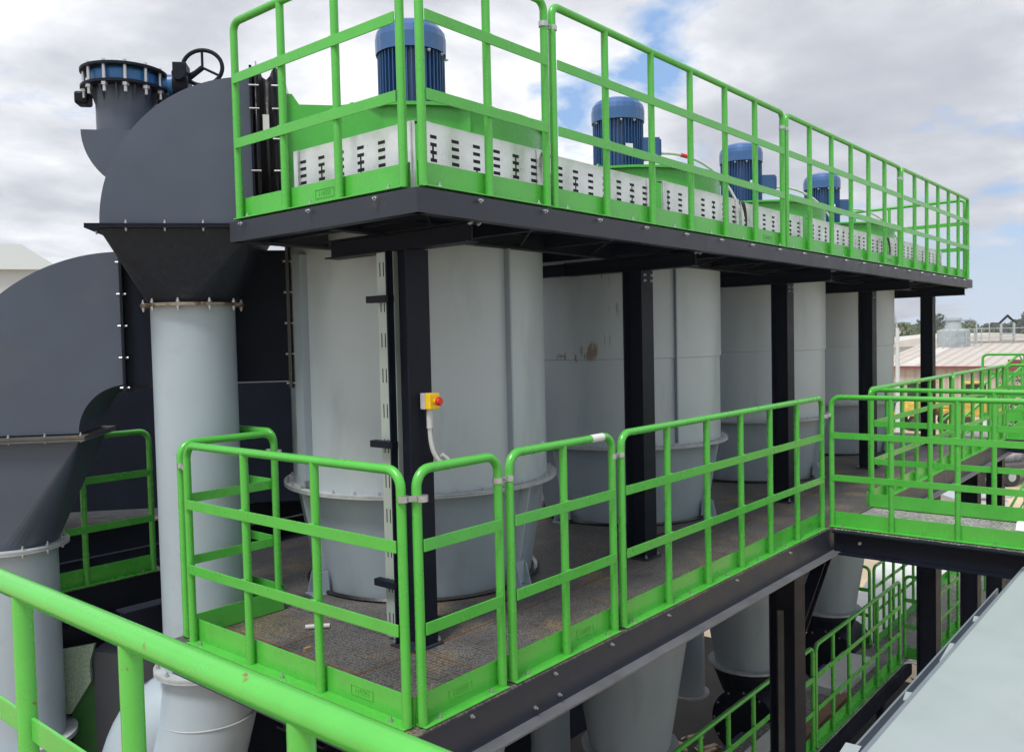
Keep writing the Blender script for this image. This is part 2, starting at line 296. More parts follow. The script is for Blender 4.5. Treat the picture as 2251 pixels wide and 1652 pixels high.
# ---------------------------------------------------------------- handrail panels
mb=MB(); hexbolt(mb,Matrix.Identity(4),.0105,.009); BOLT=mb.build('bolt','zinc_bolt'); COL.objects.unlink(BOLT)
POSTM={}
def post_mesh(h):
    k=round(h,3)
    if k not in POSTM:
        mb=MB().tube([(0,0,0),(0,0,h)],.021,14); o=mb.build('post','green_paint'); COL.objects.unlink(o); POSTM[k]=o
    return POSTM[k]
def text_mesh(body,size,ext):
    c=bpy.data.curves.new('t','FONT'); c.body=body; c.size=size; c.extrude=ext; c.align_x='CENTER'; c.align_y='CENTER'
    o=bpy.data.objects.new('t',c); COL.objects.link(o); dg=bpy.context.evaluated_depsgraph_get(); me=bpy.data.meshes.new_from_object(o.evaluated_get(dg)); bpy.data.objects.remove(o); return me
TXT={}
def panel(p0,p1,z,posts,label,group,H=1.1,side=1,plate=None,endclamp=(0,1),sp=None,detail=True,start_post=True,end_post=True,toe=True,zend=None,r=.021,name='handrail_panel'):
    """p0->p1 line on plan; outside of the walkway is to the right of p0->p1 when side=1"""
    p0=Vector((p0[0],p0[1])); p1=Vector((p1[0],p1[1])); Ln=(p1-p0).length; a=math.atan2(p1.y-p0.y,p1.x-p0.x)
    t=thing(name,label,'handrail',(p0.x,p0.y,z),a,group)
    s=-side  # local y sign of outside
    rb=.052 if z>1 else .075; zt=H-r
    pts=[]
    if start_post: pts+= [(0,0,.008)]+[(rb-rb*math.cos(R_(q)),0,zt-rb+rb*math.sin(R_(q))) for q in range(0,91,15)]
    else: pts+=[(0,0,zt)]
    if end_post: pts+= [(Ln-rb+rb*math.sin(R_(q)),0,zt-rb+rb*math.cos(R_(q))) for q in range(0,91,15)]+[(Ln,0,.008)]
    else: pts+=[(Ln,0,zt)]
    MB().tube(pts,r,16).build('frame_tube','green_paint',t)
    for x in posts:
        inst(post_mesh(zt-.012),t,(x,0,.006))
    for zz in (.415,.765):
        w=.026; mb=MB().box(.012,Ln-.012,s*.0235-.0035,s*.0235+.0035,zz-w,zz+w)
        for x in list(posts):
            mb.tube([(x-.02,s*.021,zz+w),(x+.02,s*.021,zz+w)],.0045,6)
        mb.build('mid_rail','green_paint',t,bevel=.0015)
    if toe:
        yi=-s*.030
        mb=MB().box(-.012,Ln+.012,yi-.003,yi+.003,.010,.125); mb.box(-.014,Ln+.014,min(yi-s*.003,s*.034),max(yi-s*.003,s*.034),.004,.010)
        for x in [0]+list(posts)+[Ln]:
            mb.box(x-.004,x+.004,min(yi,s*-.02),max(yi,s*-.02),.03,.10)
        tb=mb.build('toe_board','green_paint',t,bevel=.001)
        if detail:
            xs=[.09]+[ (posts[i]+posts[i+1])/2 for i in range(0,len(posts)-1,1)]+[Ln-.09]
            for x in xs: inst(BOLT,tb,(x,s*.012,.010))
        if plate is not None:
            if 'm' not in TXT:
                me=text_mesh("110503",.034,.0015); me.materials.append(M['green_paint']); TXT['m']=me
            hx=.075; q=MB(); yo=yi+s*.003
            for (x0,x1,z0,z1) in ((-hx,hx,.042,.045),(-hx,hx,.085,.088),(-hx,-hx+.003,.045,.085),(hx-.003,hx,.045,.085)): q.box(plate+x0,plate+x1,min(yo,yo+s*.003),max(yo,yo+s*.003),z0,z1)
            pl=q.build('number_plate','green_paint',t); 
            tx=bpy.data.objects.new('lettering',TXT['m']); COL.objects.link(tx); tx.parent=pl; tx.location=(plate,yo+s*.001,.065)
            tx.rotation_euler=(R_(90),0,0 if s<0 else PI)
    return t
def clamp(x,y,z,a,label):
    t=thing('pipe_clamp',label,'pipe clamp',(x,y,z),a,'zinc clamps joining the handrail panels')
    mb=MB().tube([(-.04,0,-.013),(-.04,0,.013)],.0245,14); mb.tube([(.04,0,-.013),(.04,0,.013)],.0245,14); mb.box(-.02,.02,-.006,.006,-.012,.012)
    mb.build('clamp_strap','zinc_bolt',t); q=BQ(); hexbolt(q,Matrix.Translation((0,-.006,0))@Matrix.Rotation(R_(90),4,'X'),.008,.007); q.build('clamp_bolt','zinc_bolt',t)
GL='handrail panels around the lower deck'; GU='handrail panels around the upper deck'; GW='handrail panels on the side walkway'; GB='handrail panels on the low catwalk'
XL=0.0; ZU=2.30; YU=.22; XU=.315
panel((0,1.74),(0,.04),0,[.55,1.12],'three bay green handrail panel on the left side of the lower deck',GL,plate=1.38)
panel((.05,0),(.56,0),0,[],'narrowest green handrail panel without inner posts, beside the near corner of the lower deck',GL,plate=.26)
panel((.64,0),(1.50,0),0,[.42],'green handrail panel with one inner post and a white sticker on its top rail',GL,plate=.62)
panel((1.59,0),(4.58,0),0,[.5,1.0,1.49,1.97,2.47],'long six bay green handrail panel on the front of the lower deck',GL,plate=2.8)
panel((.63,1.86),(.03,1.86),0,[],'short green handrail panel closing the left end of the lower deck',GL)
panel((.68,3.1),(.68,1.93),0,[.6],'green handrail panel running back behind the tall grey pipe on the lower deck',GL)
panel((-.9,3.75),(.80,3.75),-.1,[.5,1.2],'green handrail panel on the rear platform between the two dark ducts and the tall pipe',GL)
MB().tube([(1.30,0,1.1-.021),(1.41,0,1.1-.021)],.0216,16).build('white_sticker','white_plate'); st=bpy.data.objects['white_sticker']; tag(st,'white sticker wrapped round the top rail of a lower deck handrail','sticker')
# upper deck
panel((XU,1.64),(XU,.31),ZU,[.43,.87],'green handrail panel on the left side of the upper deck over the dark duct elbow',GU,plate=.72)
panel((.35,YU),(1.26,YU),ZU,[.45],'green handrail panel at the near corner of the upper deck by the nearest motor',GU)
panel((1.33,YU),(4.36,YU),ZU,[.5,1.01,1.51,2.02,2.52],'second green handrail panel from the corner on the upper deck front',GU,plate=2.8)
panel((4.44,YU),(7.50,YU),ZU,[.5,1.02,1.53,2.04,2.55],'third green handrail panel from the corner on the upper deck front',GU,plate=2.8)
panel((7.58,YU),(10.60,YU),ZU,[.5,1.0,1.5,2.0,2.5],'farthest green handrail panel on the upper deck front, at the right end',GU,detail=False)
panel((10.65,.27),(10.65,3.2),ZU,[.48,.98,1.47,1.96,2.45],'green handrail panel across the far right end of the upper deck',GU,detail=False)
# side walkway
XW=4.72; XF=5.74
panel((XW,-.03),(XW,-3.0),0,[.47,.95,1.45,1.95,2.45],'nearer green handrail panel of the side walkway leading right',GW,side=1)
panel((XF,-.03),(XF,-3.0),0,[.5,1.0,1.5,2.0,2.5],'farther green handrail panel of the side walkway leading right',GW,side=-1)
panel((5.80,0),(8.75,0),0,[.5,1.0,1.5,2.0,2.5],'green handrail panel on the deck edge just beyond the side walkway',GW,detail=False)
panel((8.83,0),(11.75,0),0,[.5,1.0,1.5,2.0,2.5],'green handrail panel at the far end of the deck edge beyond the side walkway',GW,detail=False)
panel((11.85,-.03),(11.85,-3.0),0,[.5,1.0,1.5,2.0,2.5],'green handrail panel turning right at the far end of the lower deck',GW,detail=False)
panel((13.4,.6),(13.4,-3.0),.12,[.6,1.2,1.8,2.4,3.0],'last green handrail panel standing in front of the tan building',GW,detail=False)
# near rail beside the camera
def near_rail():
    t=thing('handrail_panel','big bright green handrail with rust chips crossing the lower left corner','handrail',(-1.645,0,0),0,None)
    MB().tube([(0,1.2,1.1-.023),(0,-2.6,1.1-.023)],.0245,40).build('top_rail','green_near',t)
    for y in (.49,-.01,-.525,-1.03,-1.55,-2.05): MB().tube([(0,y,0),(0,y,1.07)],.021,28).build('post','green_near',t)
    for z in (.415,.765): MB().box(.0,.008,-2.6,1.2,z-.026,z+.026).build('mid_rail','green_near',t,bevel=.0015)
    MB().box(-.03,-.024,-2.6,1.2,.01,.125).box(-.024,.03,-2.6,1.2,.004,.01).build('toe_board','green_near',t)
mat('green_near',(.09,.45,.068),.26,spec=.6,var=.06,scale=6,rust=.145,rustcol=(.20,.07,.02),rscale=13,bump=.05,dirt=((.15,.42,.11),.66,5))
near_rail()
clamp(.023,-.005,.965,R_(-45),'zinc clamp joining the two panels at the near corner of the lower deck')
clamp(.60,0,.965,0,'zinc clamp between the narrowest panel and the stickered panel')
clamp(1.545,0,.965,0,'zinc clamp at the start of the longest lower deck panel')
clamp(4.65,-.015,.93,0,'zinc clamp where the lower deck rail meets the side walkway rail')
clamp(.015,1.80,.96,R_(76),'zinc clamp at the left end corner of the lower deck rail')
clamp(.655,1.90,.96,R_(90),'zinc clamp between the short end panel and the panel behind the tall pipe')
clamp(1.295,YU,ZU+.96,0,'zinc clamp between the first two front panels of the upper deck')
clamp(4.40,YU,ZU+.96,0,'zinc clamp between the second and third front panels of the upper deck')
clamp(7.54,YU,ZU+.96,0,'zinc clamp between the third and last front panels of the upper deck')
# ---------------------------------------------------------------- beams
def I_prof(w,h,tf=.012,tw=.009):
    a=w/2; b=h/2
    return [(-a,-b),(a,-b),(a,-b+tf),(tw/2,-b+tf),(tw/2,b-tf),(a,b-tf),(a,b),(-a,b),(-a,b-tf),(-tw/2,b-tf),(-tw/2,-b+tf),(-a,-b+tf)]
def C_prof(w,h,t=.012):  # web at x=0 facing -x, flanges towards +x
    b=h/2
    return [(0,-b),(w,-b),(w,-b+t),(t,-b+t),(t,b-t),(w,b-t),(w,b),(0,b)]
def beam(mb,p0,p1,prof,flip=False,mi=0):
    p0=Vector(p0); p1=Vector(p1); d=p1-p0; L=d.length; d.normalize(); up=Vector((0,0,1)) if abs(d.z)<.9 else Vector((1,0,0))
    x=d.cross(up).normalized()*(-1 if flip else 1); z=x.cross(d) if not flip else (-x).cross(d)
    vs=[];n=len(prof)
    for t in (0,L):
        for q in prof: vs.append(p0+d*t+x*q[0]+z*q[1])
    mb.add(vs,[tuple(range(n)),tuple(range(2*n-1,n-1,-1))]+[(i,n+i,n+(i+1)%n,(i+1)%n) for i in range(n)],mi); return mb
def boltq(mb,pts,axis,r=.011):
    for p in pts:
        T=Matrix.Translation(p)
        if axis=='-y': T=T@Matrix.Rotation(R_(90),4,'X')
        if axis=='-x': T=T@Matrix.Rotation(R_(-90),4,'Y')
        if axis=='-z': T=T@Matrix.Rotation(R_(180),4,'X')
        hexbolt(mb,T,r,.010)
# lower platform
t=thing('lower_platform','long lower steel deck of rusty chequer plate carrying the grey cyclones','platform',(0,0,0))
mb=MB(); 
def plates(mb,xs,y0,y1,z0,z1,gap=.003):
    for a,b in zip(xs[:-1],xs[1:]): mb.box(a+gap,b-gap,y0+gap,y1-gap,z0,z1)
plates(mb,[-.045,.66],-.045,.66,-.008,0); plates(mb,[.66,1.9,3.4,4.9,6.4,7.9,9.4,10.9,12.0],-.045,.66,-.008,0)
plates(mb,[-.045,.70],.66,1.9,-.008,0); plates(mb,[.70,2.2,3.7,5.2,6.7,8.2,9.7,12.0],.66,3.4,-.008,0)
mb.build('deck_plate','chequer_plate',t)
MB().box(-.044,12,-.040,-.030,-.19,-.0085).box(-.044,12,-.029,.03,-.02,-.0085).build('edge_beam','dark_beam',t)
MB().box(-.0455,-.036,-.029,1.9,-.19,-.0085).build('edge_beam','dark_beam',t)
mb=MB().box(-.046,12,-.115,-.030,-.200,-.1905); mb.build('bottom_flange','flange_highlight',t)
for y in (.75,1.0,2.7): mb=MB(); beam(mb,(.05,y,-.16),(12,y,-.16),I_prof(.12,.28)); mb.build('joist','black_steel',t)
for k in range(9): mb=MB(); beam(mb,(.75+1.38*k,.04,-.16),(.75+1.38*k,3.4,-.16),I_prof(.10,.25)); mb.build('joist','black_steel',t)
mb=BQ(); boltq(mb,[(x,-.041,-.145) for x in (.74,.93)]+[(.30,-.041,-.03),(.9,-.041,-.03),(1.4,-.041,-.03),(2.0,-.041,-.03),(2.9,-.041,-.03),(3.8,-.041,-.03)],'-y',.010); mb.build('bolt','zinc_bolt',t)
mat('weld_rust',(.17,.085,.04),.8,var=.35,scale=30)
for (x0,x1,y0,y1) in ((-.03,12,.655,.661),(.655,.661,.0,.654),(.60,.606,.60,.83),(.812,.818,.60,.83),(1.897,1.903,0,.654),(3.397,3.403,0,.654),(4.897,4.903,0,.654),(.02,.58,1.30,1.305),(.25,.255,.68,1.84)):
    MB().box(x0,x1,y0,y1,.0004,.003).build('weld_seam','weld_rust',t)
for i,(pts,lb) in enumerate((([(1.02,1.05),(1.10,.93),(1.35,.86),(1.62,.84),(1.95,.80),(2.30,.95)],'thin black cable lying round the foot of the nearest cone'),([(3.3,1.2),(3.6,.98),(4.1,.86),(4.7,.80),(5.2,.92)],'thin black cable lying on the deck by the second cone'))):
    tag(MB().tube([(x,y,.010) for x,y in pts],.008,8).build('cable','rubber'),lb,'cable')
# little things lying on the deck
mb=MB().tube([(.50,1.42,.015),(.60,1.33,.015)],.014,12); tag(mb.build('tube_offcut','conduit_white'),'short white tube offcut lying on the deck by the left end rail','tube')
mb=MB().box(-.02,.02,-.012,.012,0,.02); tag(mb.build('wood_chip','wood',loc=(.30,1.13,.001)),'small pale wood chip lying on the lower deck','wood chip')
# side walkway platform
t=thing('side_walkway','grey plated side walkway branching right from the lower deck','walkway',(XW,0,0))
MB().box(-.04,XF-XW+.04,-3.2,-.05,-.012,-.004).build('deck_plate','walkway_plate',t)
mb=MB(); beam(mb,(-.03,-.06,-.11),(-.03,-3.2,-.11),C_prof(.07,.19),flip=False); mb.build('edge_beam','black_steel',t)
mb=MB(); beam(mb,(XF-XW+.03,-3.2,-.11),(XF-XW+.03,-.06,-.11),C_prof(.07,.19),flip=False); mb.build('edge_beam','black_steel',t)
mb=BQ(); boltq(mb,[(-.042,-.27,-.10)],'-x',.014); mb.build('bolt','zinc_bolt',t)
t=thing('far_walkway','far grey plated walkway crossing at the end of the lower deck','walkway',(11.85,0,0)); MB().box(0,1.6,-3.2,.6,-.02,-.004).build('deck_plate','walkway_plate',t); MB().box(0,.06,-3.2,0,-.2,-.021).build('edge_beam','black_steel',t)
# upper platform
t=thing('upper_platform','upper steel deck with dark channel edge carrying the motors','platform',(XU,YU,ZU-.12))
mb=MB().box(-.03,10.37,-.03,1.43,.10,.112); mb.box(2.3,10.37,1.43,3.0,.10,.112); mb.build('deck_plate','black_steel',t)  # plate coloured black to paint in the shade of the underside
mb=MB(); beam(mb,(-.04,-.04,.055),(10.38,-.04,.055),C_prof(.06,.11),flip=True); mb.build('edge_beam','dark_beam',t)
mb=MB(); beam(mb,(-.041,1.46,.055),(-.041,-.035,.055),C_prof(.06,.11),flip=True); mb.build('edge_beam','dark_beam',t)
mb=MB(); beam(mb,(10.38,-.03,.055),(10.38,3.0,.055),C_prof(.06,.11),flip=True); mb.build('edge_beam','dark_beam',t)
mb=MB(); beam(mb,(-.035,1.45,.055),(2.3,1.45,.055),C_prof(.06,.11)); mb.build('edge_beam','dark_beam',t)
mb=MB(); beam(mb,(.03,.66,.045),(10.3,.66,.045),I_prof(.06,.10)); mb.build('joist','black_steel',t)
for k in range(14):
    x=.2+.78*k; mb=MB(); beam(mb,(x,.03,.06),(x,3.0 if x>2.4 else 1.43,.06),C_prof(.04,.08)); mb.build('joist','black_steel',t)
mb=MB()
for k in range(13): mb.tube([(.05+.78*k,.0,.02),(.05+.78*(k+1),.75,.02)],.006,6)
mb.build('cross_bracing','black_steel',t)
mb=BQ(); boltq(mb,[(.35+.5*i,-.052,.088) for i in range(20)],'-y',.011); boltq(mb,[(-.053,y,.088) for y in (.22,.72,1.32)],'-x',.011); mb.build('bolt','zinc_bolt',t)
CX_=[.710,2.97,5.56,8.03,10.62]
# columns + bracket beams of the upper deck
GC='black columns holding up the upper deck'
names=['nearest black column, with the yellow stop button box on it','second black column from the left, left of the second grey cyclone','third black column from the left, behind the end of the front rail','fourth black column from the left','farthest black column, with the sky on both sides']
for i,x in enumerate(CX_):
    t=thing('steel_column',names[i],'column',(x,.73,0),0,GC)
    mb=MB(); beam(mb,(0,0,.012),(0,0,2.085),[(p[1],p[0]) for p in I_prof(.16,.16,.010,.008)]); 
    # I-section: flanges facing -Y/+Y
    mb.build('shaft','black_steel',t,bevel=.002)
    MB().box(-.10,.10,-.10,.10,.0005,.012).build('base_plate','dark_beam',t)
    q=BQ(); boltq(q,[(sx*.082,sy*.085,.020) for sx in (-1,1) for sy in (-1,1)],'z',.011); q.build('base_bolt','zinc_bolt',t)
    mb=MB(); beam(mb,(0,-.47,2.135),(0,.62,2.135),I_prof(.10,.10,.008,.007)); 
    if i: mb.box(-.04,.04,.62,1.5,2.09,2.18)
    mb.build('cap_beam','black_steel',t,bevel=.001)
    q=BQ(); boltq(q,[(sx*.03,-.478,2.175+dz) for sx in (-1,1) for dz in (-.0,.03)],'-y',.010); (boltq(q,[(sx*.045,-.078,2.05-dz) for sx in (-1,1) for dz in (0,.04)],'-y',.010) if i else None); q.build('bolt','zinc_bolt',t)
# columns under the lower deck
GD='black columns under the lower deck'
lab=['thick black column under the lower deck with a rusty cable tray strip on it','black column under the deck edge seen beyond the side walkway','black column second from the right below the side walkway','rightmost black column below the side walkway','black column in the dark behind the second cone','black column under the left corner of the lower deck','black post in the dark between the third and fourth cones']
for (x,y,w),lb in zip([(4.13,.12,.21),(8.15,.10,.21),(10.2,.1,.21),(11.75,.1,.21),(7.0,3.3,.16),(.35,.5,.15),(9.6,3.2,.16)],lab):
    t=thing('support_column',lb,'column',(x,y,-5.1),0,GD)
    mb=MB(); beam(mb,(0,0,0),(0,0,4.9),[(p[1],p[0]) for p in I_prof(w,w,.012,.01)]); mb.box(-w/2+.013,w/2-.013,-w/2+.012,w/2-.012,4.75,4.9); mb.build('shaft','black_steel',t,bevel=.002)
    if x==4.13:
        mb=MB().box(-w/2-.03,-w/2-.004,-.02,.02,0,4.55); mb.build('tray_strip','dull_steel',t)
        mb=MB(); beam(mb,(.1,0,4.2),(1.0,0,4.95),I_prof(.10,.10)); mb.build('diagonal_brace','black_steel',t)
# ---------------------------------------------------------------- cyclones
def perf(mb,L,H,ncol,nrow,z0,horizontal=True,T=None,seed=1,y=0,link_=True,sw=.052,sh=.017):
    """sheet in local XZ with black faces painting the dark inside of slots: mi 0 sheet, mi 1 slot"""
    rr=random.Random(seed); xs=[0]; zs=[0]; cols=[]; 
    for i in range(ncol):
        c=(i+.5)*L/ncol; xs+=[c-sw/2,c-sw*.12,c+sw*.12,c+sw/2]
    xs.append(L)
    for j in range(nrow):
        c=z0+(j+.5)*(H-2*z0)/nrow; zs+=[c-sh/2,c+sh/2]
    zs.append(H); vs=[]; nx=len(xs)
    for z in zs:
        for x in xs: vs.append(Vector((x,y,z)) if horizontal else Vector((z,y,x)))
    if T: vs=[T@v for v in vs]
    link={(i,j):(link_ and rr.random()<.65) for i in range(ncol) for j in range(nrow)}
    for j in range(len(zs)-1):
        for i in range(nx-1):
            ci,cj=(i-1)//4,(j-1)//2
            sx=(i>=1 and (i-1)%4<3 and ci<ncol); hole=False
            if sx and j%2==1: hole=True
            elif (sx and (i-1)%4==1 and j%2==0 and 0<j<len(zs)-2 and ci%2==seed%2 and link[(ci,(j//2)-1)]): hole=True
            mb.add([vs[j*nx+i],vs[j*nx+i+1],vs[(j+1)*nx+i+1],vs[(j+1)*nx+i]],[(0,1,2,3)],1 if hole else 0)
SPC=2.65; CYC=[(1.80,1.80),(4.42,1.80),(7.02,1.80),(9.57,1.80)]; RB=.88; ZF=.68
GCY='grey cyclones standing through the lower deck'
def make_cyclone(loc,label,first,seam):
    t=thing('cyclone',label,'cyclone',(loc[0],loc[1],0),0,GCY)
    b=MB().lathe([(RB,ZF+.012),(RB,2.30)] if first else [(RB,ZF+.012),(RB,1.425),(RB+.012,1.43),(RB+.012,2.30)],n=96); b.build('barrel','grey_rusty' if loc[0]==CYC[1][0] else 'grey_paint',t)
    # long seam plates
    for ang in (seam,):
        T=Matrix.Rotation(R_(ang),4,'Z'); MB().box(RB-.01,RB+.045,-.006,.006,ZF+.03,2.18,T=T).build('seam_plate','grey_cone',t)
    if first:
        T=Matrix.Rotation(R_(172),4,'Z'); MB().box(RB-.02,RB+.05,-.05,.05,.75,2.17,T=T).build('seam_plate','grey_cone',t)
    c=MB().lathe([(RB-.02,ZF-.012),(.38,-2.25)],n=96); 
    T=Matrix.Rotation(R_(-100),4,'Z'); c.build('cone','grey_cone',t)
    fl=MB().lathe([(RB-.03,ZF-.012),(RB+.065,ZF-.012),(RB+.065,ZF-.001),(RB-.03,ZF-.001)],n=96); fl.lathe([(RB-.03,ZF+.001),(RB+.065,ZF+.001),(RB+.065,ZF+.012),(RB-.03,ZF+.012)],n=96); f=fl.build('flange','flange_dirty',t)
    q=BQ()
    for k in range(36):
        a=2*PI*k/36; hexbolt(q,Matrix.Translation(((RB+.04)*math.cos(a),(RB+.04)*math.sin(a),ZF+.012)),.010,.008)
    q.build('bolt','zinc_bolt',f)
    fl=MB().lathe([(.37,-2.26),(.46,-2.26),(.46,-2.235),(.37,-2.235)],n=64); q=fl.build('outlet_flange','flange_dirty',t)
    for a in (171,-86,5,95):
        T=Matrix.Rotation(R_(a),4,'Z')
        r0=lambda z:.38+(z+2.25)/(ZF+2.24)*(RB-.40)
        mb=MB(); mb.prism([(RB+.05,ZF-.014),(RB-.03,ZF-.014),(r0(.1)-.01,.1),(r0(.1)+.04,.1),(RB-.04,.20)],(-.004,.004),T=T)
        mb.build('rib','grey_paint',t)
        mb=MB(); mb.box(.77,.90,-.06,.06,.0008,.010,T=T); 
        for y in (-.05,.05): mb.prism([(.78,.010),(.885,.010),(.85,.15),(.79,.15)],(y-.004,y+.004),T=T)
        mb.box(.825,.835,-.045,.045,.02,.17,T=T)
        mb.build('foot_bracket','pipe_paint',t)
    MB().lathe([(.775,.001),(.80,.001),(.812,.014),(.80,.028),(.775,.02)],n=64).build('base_seal','rubber',t)
    # green head
    h=MB().lathe([(RB+.02,2.312),(RB+.02,3.0)],n=96); h.build('head_drum','green_housing',t)
    l=MB().lathe([(.001,3.0),(RB+.055,3.0),(RB+.055,3.02),(.001,3.03)],n=96); l.build('lid','green_housing',t)
    for a in (20,110,200,290):
        T=Matrix.Rotation(R_(a),4,'Z'); MB().prism([(.30,3.02),(.90,3.02),(.82,3.065),(.30,3.09)],(-.006,.006),T=T).build('lid_stiffener','green_housing',t)
    mb=MB().tube([( .62*math.cos(R_(-30)),.62*math.sin(R_(-30)),3.03)]+[(.62*math.cos(R_(-30))+.04*math.cos(R_(q))*.7-.03,.62*math.sin(R_(-30)),3.06+.04*math.sin(R_(q))) for q in range(0,181,30)],.008,8); mb.build('lifting_eye','rubber',t)
    T=Matrix.Rotation(R_(-150),4,'Z'); MB().box(.902,.915,-.05,.05,2.80,2.83,T=T).box(.902,.918,.02,.10,2.83,2.845,T=T).build('latch','black_steel',t)
    if first:
        # tangential inlet box towards the rubber sleeve, local frame u,v
        a=math.atan2(-.643,.766); T=Matrix.Translation((C1.x-loc[0],C1.y-loc[1],0))@Matrix.Rotation(a,4,'Z')
        MB().prism([(.63,2.34),(1.7,2.34),(1.7,3.0),(.70,3.0),(.66,3.06),(.63,3.06)],(-.38,.38),T=T).build('inlet_box','green_housing',t)
        MB().box(.605,.628,-.42,.42,2.32,3.12,T=T).build('inlet_flange','green_housing',t)
    return t
C1=Vector((.405,2.33)); 
cl=['nearest grey cyclone with green head, left of which the dark duct enters','second grey cyclone from the left, with rust streaks and scratches on its barrel','third grey cyclone from the left, between the third and fourth black columns','farthest grey cyclone at the right end of the row']
for k,c in enumerate(CYC): make_cyclone(c,cl[k],k==0,(-95,-118,-125,-128)[k])
T=Matrix.Translation((CYC[0][0],CYC[0][1],0))@Matrix.Rotation(R_(-66),4,'Z'); tag(MB().box(RB-.003,RB+.003,-.04,.04,.84,.92,T=T).build('label_sticker','white_plate'),'small white label stuck low on the nearest grey cyclone','sticker')
# motors
def make_motor():
    t=thing('electric_motor','','motor',(0,0,3.03),0,'blue motors on the cyclone heads')
    b=MB().lathe([(.001,.0),(.26,.0),(.26,.022),(.001,.022)],n=8); 
    b.lathe([(.20,.022),(.20,.56)],n=48)
    n=44
    for i in range(n):
        a=2*PI*i/n; T=Matrix.Rotation(a,4,'Z'); b.box(.19,.232,-.0035,.0035,.05,.545,T=T)
    b.build('finned_body','motor_blue',t)
    c=MB().lathe([(.215,.545),(.243,.545),(.245,.62),(.243,.66),(.225,.715),(.17,.752),(.10,.762),(.001,.764)],n=12,smooth=False); 
    c=MB().lathe([(.237,.55),(.243,.548),(.245,.65),(.236,.695),(.205,.735),(.16,.757),(.10,.765),(.001,.767)],n=24,smooth=False); c.build('fan_cowl','motor_cowl',t)
    f=MB().lathe([(.10,.022),(.25,.022),(.25,.05),(.19,.06)],n=48); f.build('end_flange','motor_blue',t)
    T=Matrix.Rotation(R_(-122),4,'Z'); MB().box(.228,.236,-.035,.035,.26,.32,T=T).build('rating_plate','galvanised',t)
    T=Matrix.Rotation(R_(-50),4,'Z'); x=MB().box(.20,.37,-.10,.10,.22,.40,T=T); x.box(.37,.385,-.09,.09,.235,.385,T=T); x.build('terminal_box','motor_blue',t,bevel=.008)
    x=BQ(); 
    for a in (-110,-140,-170,-200):
        T=Matrix.Rotation(R_(a),4,'Z'); hexbolt(x,T@Matrix.Translation((.235,0,.53))@Matrix.Rotation(R_(90),4,'Y'),.011,.012)
    x.build('cowl_screw','zinc_bolt',t)
    return t
mo=make_motor(); ml=['blue motor nearest the viewer, on the first green head behind the corner rails','second blue motor from the left, the one whose white conduit has red tape','third blue motor from the left on the upper deck','farthest and smallest looking blue motor on the upper deck']
for k in range(4):
    o=mo if k==0 else copytree(mo)
    o.location=(CYC[k][0]-.02*k,CYC[k][1]+.0,3.03); o['label']=ml[k]; o.rotation_euler.z=R_(96) if k==0 else 0
def bez(p0,p1,p2,p3,n=14):
    return [(Vector(p0)*(1-t)**3+Vector(p1)*3*t*(1-t)**2+Vector(p2)*3*t*t*(1-t)+Vector(p3)*t**3) for t in [i/n for i in range(n+1)]]
d=Vector((.643,-.766,0))
for k in range(1,4):
    c=Vector((CYC[k][0]-.02*k,CYC[k][1],0)); s=c+d*.385
    t=thing('motor_conduit',['','white flexible conduit with red tape arching down from the second motor','white flexible conduit arching down from the third motor','white flexible conduit arching down from the farthest motor'][k],'conduit',(s.x,s.y,3.30),0,'conduits from the blue motors')
    e=Vector((.62,-.55,-.78)); pts=bez((0,0,0),(.35,-.10,.06),(.66,-.45,-.10),e)
    MB().tube(pts,.014,10).build('hose','conduit_white',t)
    if k==1: MB().tube([pts[3],pts[4]],.019,10).build('red_tape','red_plastic',t)
# cable trays on edge along the upper deck
GT='slotted galvanised cable trays standing along the upper deck edge'
def tray(p0,p1,z,H,label,seed,ncol):
    p0=Vector(p0+(0,)); p1=Vector(p1+(0,)); d=p1-p0; L=d.length; a=math.atan2(d.y,d.x)
    t=thing('cable_tray',label,'cable tray',(p0.x,p0.y,z),a,GT)
    mb=MB(); perf(mb,L,H,ncol,6,.045,seed=seed)
    o=mb.build('slotted_web',['galvanised','slot_shade'],t)
    MB().box(0,L,0,.05,-.002,.0).box(0,L,0,.05,H,H+.002).build('tray_flange','galvanised',t)
    for x in (0.012,L-.055): MB().box(x,x+.035,-.012,-.002,.0,H).build('joint_plate','galvanised',t)
tray((.44,1.30),(.44,.36),2.33,.31,'slotted tray behind the left rail of the upper deck, under the green head',1,6)
tray((.46,.34),(1.38,.34),2.33,.31,'slotted tray at the near corner of the upper deck under the nearest motor',2,6)
xs=[1.46,2.62,3.86,5.2,6.4,7.5,8.7,9.9]; ll=['second slotted tray length from the corner of the upper deck','third slotted tray length, in front of the second motor','fourth slotted tray length, right of the second motor','fifth slotted tray length, in front of the third motor','sixth slotted tray length, right of the third motor','seventh slotted tray length, near the farthest motor','last slotted tray length at the far right of the upper deck']
for i in range(7): tray((xs[i]+.04,.34+(.0 if i%2 else .03)),(xs[i+1]-.05,.34+(.0 if i%2 else .03)),2.33,.31,ll[i],i+3,7)
for i,(x,lb) in enumerate(((1.405,'black cables drooping from the end of the first front tray'),(3.88,'black cables drooping by the fourth slotted tray'),(7.47,'black cables drooping between trays by the third motor'))):
    tc_=thing('loose_cable',lb,'cable',(x,.33,2.33),0,'loose cables at the tray ends')
    for j in range(3): MB().tube(bez((.02*j-.04,0,.30),(.03*j-.08,-.04,.22),(.05-.03*j,-.03,.10),(.02*j-.03,0,.0)),.006,6).build('sheath','rubber',tc_)
